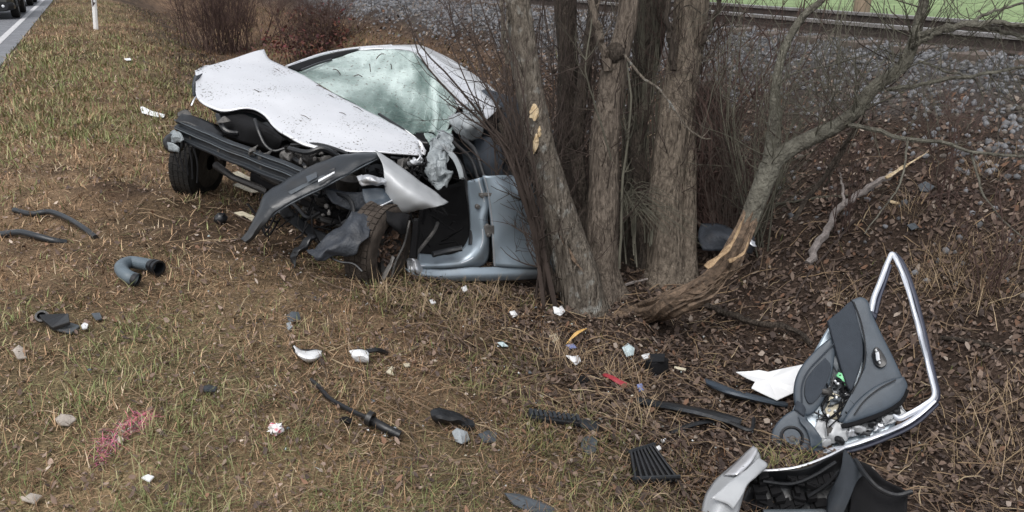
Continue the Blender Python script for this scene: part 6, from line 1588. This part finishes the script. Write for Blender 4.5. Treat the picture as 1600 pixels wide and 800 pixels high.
# scraps round the tree foot
for nm, lb, ct, pts, m, lf, cv in (
    ('paper_scrap', 'bright white crumpled paper at the foot of the leaning grey trunk', 'scrap', [(864, 480), (870, 486), (878, 479), (883, 487), (876, 494), (866, 490)], M_paper, [.05, .04, .06, .03, .01, .02], .03),
    ('paper_scrap', 'pinkish white scrap left of the leaning trunk foot', 'scrap', [(796, 488), (804, 486), (809, 493), (801, 497)], M_paper, [.03, .04, .02, .01], .02),
    ('paper_scrap', 'white torn paper with a notch below the honey wood splinter', 'scrap', [(884, 556), (893, 558), (904, 556), (908, 565), (900, 571), (892, 564)], M_paper, [.04, .04, .05, .02, .01, .03], .02),
    ('paper_scrap', 'blue and white scrap just above the notched white paper', 'scrap', [(884, 540), (896, 538), (901, 544), (890, 546)], M_blue, [.03, .03, .02, .02], .015),
    ('paper_scrap', 'beige scrap left of the honey wood splinter', 'scrap', [(858, 526), (868, 522), (874, 530), (864, 536)], M_cream, [.02, .04, .02, .02], .01),
    ('glass_scrap', 'pale blue crumpled film right of the notched white paper', 'scrap', [(972, 544), (981, 537), (992, 545), (990, 555), (979, 558)], M_pale, [.03, .05, .04, .02, .02], .03),
    ('plastic_chip', 'white chip touching the black cube-like box', 'chip', [(1002, 556), (1008, 554), (1015, 553), (1013, 560), (1006, 562)], M_white, .03, .01),
    ('plastic_chip', 'white fleck uphill from the scattered scraps, left of the trunk', 'chip', [(671, 470), (678, 468), (681, 474), (674, 476)], M_paper, .02, .01),
    ('plastic_chip', 'white curled fleck under the rear door of the wreck', 'chip', [(721, 450), (728, 447), (731, 454), (724, 458)], M_paper, .03, .02),
    ('plastic_chip', 'greenish glass fleck in the leaf litter above the ribbed strip', 'chip', [(777, 536), (786, 535), (794, 542), (784, 542)], M_pale, .015, .01),
    ('plastic_chip', 'blue fleck at the end of the long straight black strip', 'chip', [(995, 602), (1003, 600), (1006, 610), (998, 612)], M_blue, .02, .01),
    ('plastic_chip', 'bright sliver lying right of the black box', 'chip', [(1054, 573), (1072, 577), (1071, 580), (1053, 576)], M_cream, .02, .005),
    ('plastic_chip', 'white chip low on the bank at the left of the bottom bumper corner', 'chip', [(1024, 700), (1030, 697), (1034, 702), (1028, 705)], M_white, .02, .01),
    ('plastic_chip', 'white chip between the vent grille and the silver bumper corner', 'chip', [(1032, 688), (1040, 686), (1041, 690), (1034, 692)], M_white, .02, .01),
    ('plastic_piece', 'dark blue-grey lump up on the bank above the door window frame', 'plastic piece', [(1434, 290), (1446, 284), (1460, 292), (1452, 300), (1438, 299)], M_bluegrey, [.04, .08, .05, .03, .03], .02),
    ('plastic_chip', 'grey flake on the bank below the dark blue-grey lump', 'chip', [(1417, 352), (1428, 349), (1436, 356), (1424, 360)], M_bluegrey, .03, .01),
    ('plastic_chip', 'pale curl of bark hanging low on the bank left of the grey lump', 'chip', [(1390, 313), (1404, 317), (1403, 320), (1391, 317)], M_wood_pale, .04, .01),
    ('leaf_pale', 'pale grey withered leaf in the left foreground grass', 'leaf', [(86, 656), (96, 648), (112, 650), (120, 656), (108, 666), (92, 665)], M_leafpale, [.02, .03, .03, .02, .01, .02], .015),
    ('leaf_pale', 'pale silvery withered leaf at the left edge above the other one', 'leaf', [(20, 548), (30, 540), (38, 546), (42, 560), (28, 562)], M_leafpale, [.02, .03, .03, .02, .02], .015),
    ('leaf_pale', 'white-edged curled leaf right of the pink paint streak end', 'leaf', [(221, 748), (232, 744), (241, 746), (234, 754)], M_paper, [.02, .03, .03, .02], .015),
    ('leaf_pale', 'buff curled leaf at the bottom left corner', 'leaf', [(34, 782), (48, 772), (66, 776), (54, 788)], M_leafpale, [.02, .04, .03, .02], .02),
    ('plastic_piece', 'black flake in the grass left of the curved tube', 'plastic piece', [(314, 606), (326, 602), (340, 606), (336, 613), (320, 613)], M_dark, .02, .01),
    ('plastic_piece', 'small black clip left of the red handle', 'plastic piece', [(902, 590), (916, 588), (920, 596), (908, 602)], M_blackm, .03, .015)):
    shard(nm, lb, ct, pts, m, lf, .005, curve=cv if not isinstance(lf, float) else .01, group=None)
solo(gtube([(945, 586, .0), (956, 590, .015), (966, 596, .015), (978, 602)], .014, 8, .015, 10, sq=(1.3, .7)), 'red_handle', 'small red plastic handle in the leaf litter', 'handle', M_red, DG)
bx = thing('black_box', 'small black open box lying in the litter right of the pale film', 'box', G(1025, 575), DG)
c = G(1026, 572, .045)
MB().box(c, (Vector((1, .4, .1)), Vector((-.4, 1, -.2)), Vector((0, .2, 1))), (.055, .04, .04)).build('box_body', M_blackm, bx, smooth=False, bevel=.006)
MB().slab([c + Vector((-.05, -.03, .04)), c + Vector((.03, -.045, .05)), c + Vector((.05, .03, .06)), c + Vector((-.03, .05, .05))], Vector((0, 0, 1)), .004).build('lid', M_black, bx, smooth=False)
MB().tube(crom([c + Vector((.03, -.03, -.02)), c + Vector((.0, -.12, -.03)), c + Vector((-.05, -.18, -.04))], 8), .006, 6).build('cable', M_blackm, bx)
mb = MB(); q0, q1 = G(917, 513, .05), G(884, 538, .02)
mb.tube(crom([q0, q0.lerp(q1, .5) + Vector((0, 0, .02)), q1], 10), [.002, .005, .008, .011, .012, .012, .010, .008, .005, .002], 6, sq=(1, .6), wob=.5)
solo(mb, 'wood_splinter', 'fresh honey-coloured wood splinter below the leaning trunk', 'splinter', M_amber)
mb = MB()
for i in range(9):
    pass
cc = G(345, 342, .035)
vs = []
for i in range(10):
    for j in range(16):
        a, b = math.pi * i / 9, 2 * math.pi * j / 16
        q = Vector((math.sin(a) * math.cos(b), math.sin(a) * math.sin(b), math.cos(a)))
        vs.append(cc + q * .045 * (1 + .3 * mn.noise(q * 2.1)))
mb.add(vs, [(i * 16 + j, i * 16 + (j + 1) % 16, (i + 1) * 16 + (j + 1) % 16, (i + 1) * 16 + j) for i in range(9) for j in range(16)])
solo(mb, 'rubber_bulb', 'round black rubber bulb in the grass before the wreck', 'bulb', M_black, DG)
ls = thing('slotted_strip', 'broken cream strip with slots under the hanging front rail', 'strip', G(385, 342), DG)
for a, b, c_, d in (((366, 333), (379, 331), (392, 337), (376, 338)), ((382, 338), (394, 336.5), (399, 340), (386, 341)), ((388, 342), (402, 340), (412, 346), (398, 348))):
    MB().slab([G(*a, .03), G(*b, .035), G(*c_, .03), G(*d, .025)], Vector((0, 0, 1)), .006).build('strip_piece', M_cream, ls, smooth=False)
for pts, lb in ([[(364, 290), (382, 282), (410, 300), (394, 302)], 'pale slab put in for bright straw seen through gaps under the bumper beam, nearer of two'], [[(360, 272), (372, 268), (402, 284), (386, 286)], 'pale slab put in for bright straw seen through gaps under the bumper beam, farther of two']):
    shard('straw_gap_slab', lb, 'straw slab', pts, M_cream, .05, .008)  # added slabs imitating bright straw that shows through the gaps
# dark bumper piece behind the torn tree
bh = thing('wheel_cover', 'dark blue car fragment lying behind the torn tree', 'car fragment', G(1140, 385), DG)
MB().sheet([[P(1096, 352, 5.9), P(1120, 350, 5.85), P(1150, 362, 5.75), P(1178, 372, 5.7)], [P(1092, 372, 5.8), P(1120, 368, 5.7), P(1150, 376, 5.6), P(1180, 382, 5.6)], [P(1100, 392, 5.75), P(1122, 392, 5.7), P(1150, 394, 5.65), P(1176, 396, 5.62)]], 20, 12, .012, 7, 3).build('fragment_shell', M_liner, bh, solid=.01)
MB().sheet([[P(1164, 372, 5.6), P(1172, 370, 5.58), P(1180, 378, 5.58)], [P(1166, 382, 5.58), P(1174, 384, 5.56), P(1182, 388, 5.56)]], 8, 6, .02, 14, 2).build('bright_edge', M_bare, bh, solid=.005)

# ================================================================== ROADSIDE
q = G(150, 45)
dl_ = thing('marker_post', 'white roadside marker post with a slanted black band', 'marker post', q)
yaw = Vector((.447, -.894, 0)); sx_ = Vector((.894, .447, 0))
def post_sec(z0, z1, mb, g=0.0, sl=0.0):
    sec_ = [(-.06, .02), (-.052, .045), (0, .06), (.052, .045), (.06, .02), (.03, -.055), (-.03, -.055)]
    vs = []
    for z in (z0, z1):
        for a, b in sec_:
            a2, b2 = a * (1 + g), b * (1 + g)
            vs.append(q + sx_ * a2 + yaw * b2 + Vector((.11 * z, 0, z + sl * a * 1.2)))
    return mb.add(vs, [(i, (i + 1) % 7, 7 + (i + 1) % 7, 7 + i) for i in range(7)] + [tuple(range(6, -1, -1)), tuple(range(7, 14))])
post_sec(-.05, 1.0, MB()).build('post_body', M_postw, dl_, smooth=False, bevel=.006)
post_sec(.60, .85, MB(), .03, 1.0).build('black_band', M_postk, dl_, smooth=False)
MB().box(q + yaw * .064 + Vector((.08, 0, .73)), (sx_, yaw, Vector((0, 0, 1))), (.022, .006, .08)).build('reflector', M_lamp, dl_, smooth=False, bevel=.002)
q = G(1345, 22)
pl = thing('wooden_post', 'stout brown wooden pole on the field side of the rails', 'pole', Vector((q.x, q.y, .37)))
yb = 9.6
for _ in range(40):
    pass
pb = None
for d in np.arange(8, 60, .1):
    p = P(1345, 22, d)
    if p.z < .372: pb = p; break
if pb is None: pb = P(1345, 22, 20)
pl.location = pb
mb = MB(); r_ = 24 / F * ((pb - C0).dot(Vector((0, CP, -SP)))) / 2
mb.tube([pb + Vector((0, 0, -.1)), pb + Vector((.01, 0, 1)), pb + Vector((.02, 0, 3)), pb + Vector((.03, .01, 6))], [r_ * 1.05, r_, r_ * .92, r_ * .8], 20, wob=.06)
mb.build('pole_shaft', M_pole, pl)
MB().tube([pb + Vector((0, 0, 5.98)), pb + Vector((0, 0, 6.1))], [r_ * .9, r_ * .2], 16).build('pole_cap', M_black, pl)

# ------------------------------------------------------------------ vehicles on the road
def vehicle(label, s_right, t_front, paint, width=1.86, length=4.5):
    """faces the camera along the road; local frame: a = right as seen from the camera, l = back along the road, z up"""
    fx, fy = xy_of(s_right, t_front)
    o0 = Vector((fx, fy, .014)); rt = Vector((1, .5, 0)).normalized(); bk_ = Vector((-.5, 1, 0)).normalized(); uz = Vector((0, 0, 1))
    V_ = lambda a, l, z: o0 + rt * (a - width) + bk_ * l + uz * z        # a from 0 (its left in view) to width
    v = thing('parked_car', label, 'car', o0, 'cars standing on the road')
    def hull(stations, k=20, ex=4.0):
        mb = MB(); vs = []
        for l, z0, z1, hw in stations:
            for j in range(k):
                th = 2 * math.pi * j / k
                cx, cz = math.cos(th), math.sin(th)
                a = math.copysign(abs(cx) ** (2 / ex), cx) * hw; z = math.copysign(abs(cz) ** (2 / ex), cz) * (z1 - z0) / 2
                vs.append(V_(width / 2 + a, l, (z0 + z1) / 2 + z))
        n = len(stations)
        return mb.add(vs, [(i * k + j, i * k + (j + 1) % k, (i + 1) * k + (j + 1) % k, (i + 1) * k + j) for i in range(n - 1) for j in range(k)] + [tuple(range(k)), tuple((n - 1) * k + j for j in range(k - 1, -1, -1))])
    h = width / 2
    hull([(-.02, .34, .78, h * .78), (.10, .30, .92, h * .93), (.5, .28, 1.02, h * .98), (1.1, .28, 1.08, h), (2.5, .28, 1.08, h), (3.9, .28, 1.08, h), (4.35, .30, 1.05, h * .95), (4.5, .4, .95, h * .82)]).build('body', paint, v)
    hull([(1.15, 1.0, 1.1, h * .82), (1.75, 1.0, 1.52, h * .76), (2.2, 1.0, 1.60, h * .76), (3.6, 1.0, 1.60, h * .75), (4.15, 1.0, 1.42, h * .74), (4.4, 1.0, 1.1, h * .78)]).build('cabin_glass', M_glass, v)
    hull([(1.9, 1.55, 1.63, h * .72), (2.3, 1.58, 1.66, h * .74), (3.6, 1.58, 1.66, h * .73), (4.0, 1.5, 1.6, h * .7)]).build('roof', paint, v)
    hull([(-.07, .24, .50, h * .80), (.05, .22, .54, h * .95), (.32, .22, .5, h * .985), (.36, .24, .4, h * .9)]).build('bumper', M_black, v)
    MB().box(V_(h, -.045, .66), (rt, bk_, uz), (h * .42, .03, .09)).build('grille', M_blackm, v, smooth=False, bevel=.01)
    MB().box(V_(h, -.085, .41), (rt, bk_, uz), (.26, .008, .055)).build('number_plate', M_postw, v, smooth=False)
    for sd_ in (-1, 1):
        MB().lathe(V_(h + sd_ * h * .68, .04, .74), -bk_ + rt * sd_ * .25, [(-.05, .11), (.03, .12), (.06, .10), (.075, .05), (.08, 0)], 16).build('headlight', M_lamp, v)
        MB().lathe(V_(h + sd_ * h * .66, -.04, .38), -bk_, [(-.03, .06), (.02, .055), (.035, .03), (.04, 0)], 14).build('fog_light', M_lamp, v)
        MB().box(V_(h + sd_ * (h + .09), 1.45, 1.08), (rt, bk_, uz), (.09, .05, .07)).build('mirror', paint, v, smooth=False, bevel=.02)
        for l in (.85, 3.6):
            cc = V_(h + sd_ * (h - .10), l, .335)
            t_ = MB().lathe(cc, rt, [(-.11, .2), (-.11, .30), (-.08, .33), (.08, .33), (.11, .30), (.11, .2)], 26).build('wheel', M_rubber, v)
            MB().lathe(cc, rt * sd_, [(.07, .215), (.10, .205), (.08, .12), (.10, .06), (.10, 0)], 22).build('rim', M_bare, t_)
            if l < 1: MB().tube([V_(h + sd_ * h * 1.0, l + .40 * math.cos(th), .335 + .40 * math.sin(th)) for th in np.linspace(0, math.pi, 14)], .035, 6).build('arch_trim', M_black, v)
    MB().box(V_(h, .0, .30), (rt, bk_, uz), (h * .55, .1, .015)).build('chrome_trim', M_chrome, v, smooth=False)
    return v
g = G(28, 28); g2 = G(52, 10)
vehicle('dark olive-grey off-road car on the road, nearest to the camera', -5.12, float(t_of(g.x, g.y)) - .95, M_suv)
vehicle('dark blue car standing behind the olive-grey one', -5.15, float(t_of(g2.x, g2.y)) - .3, M_suv2, 1.8, 4.4)
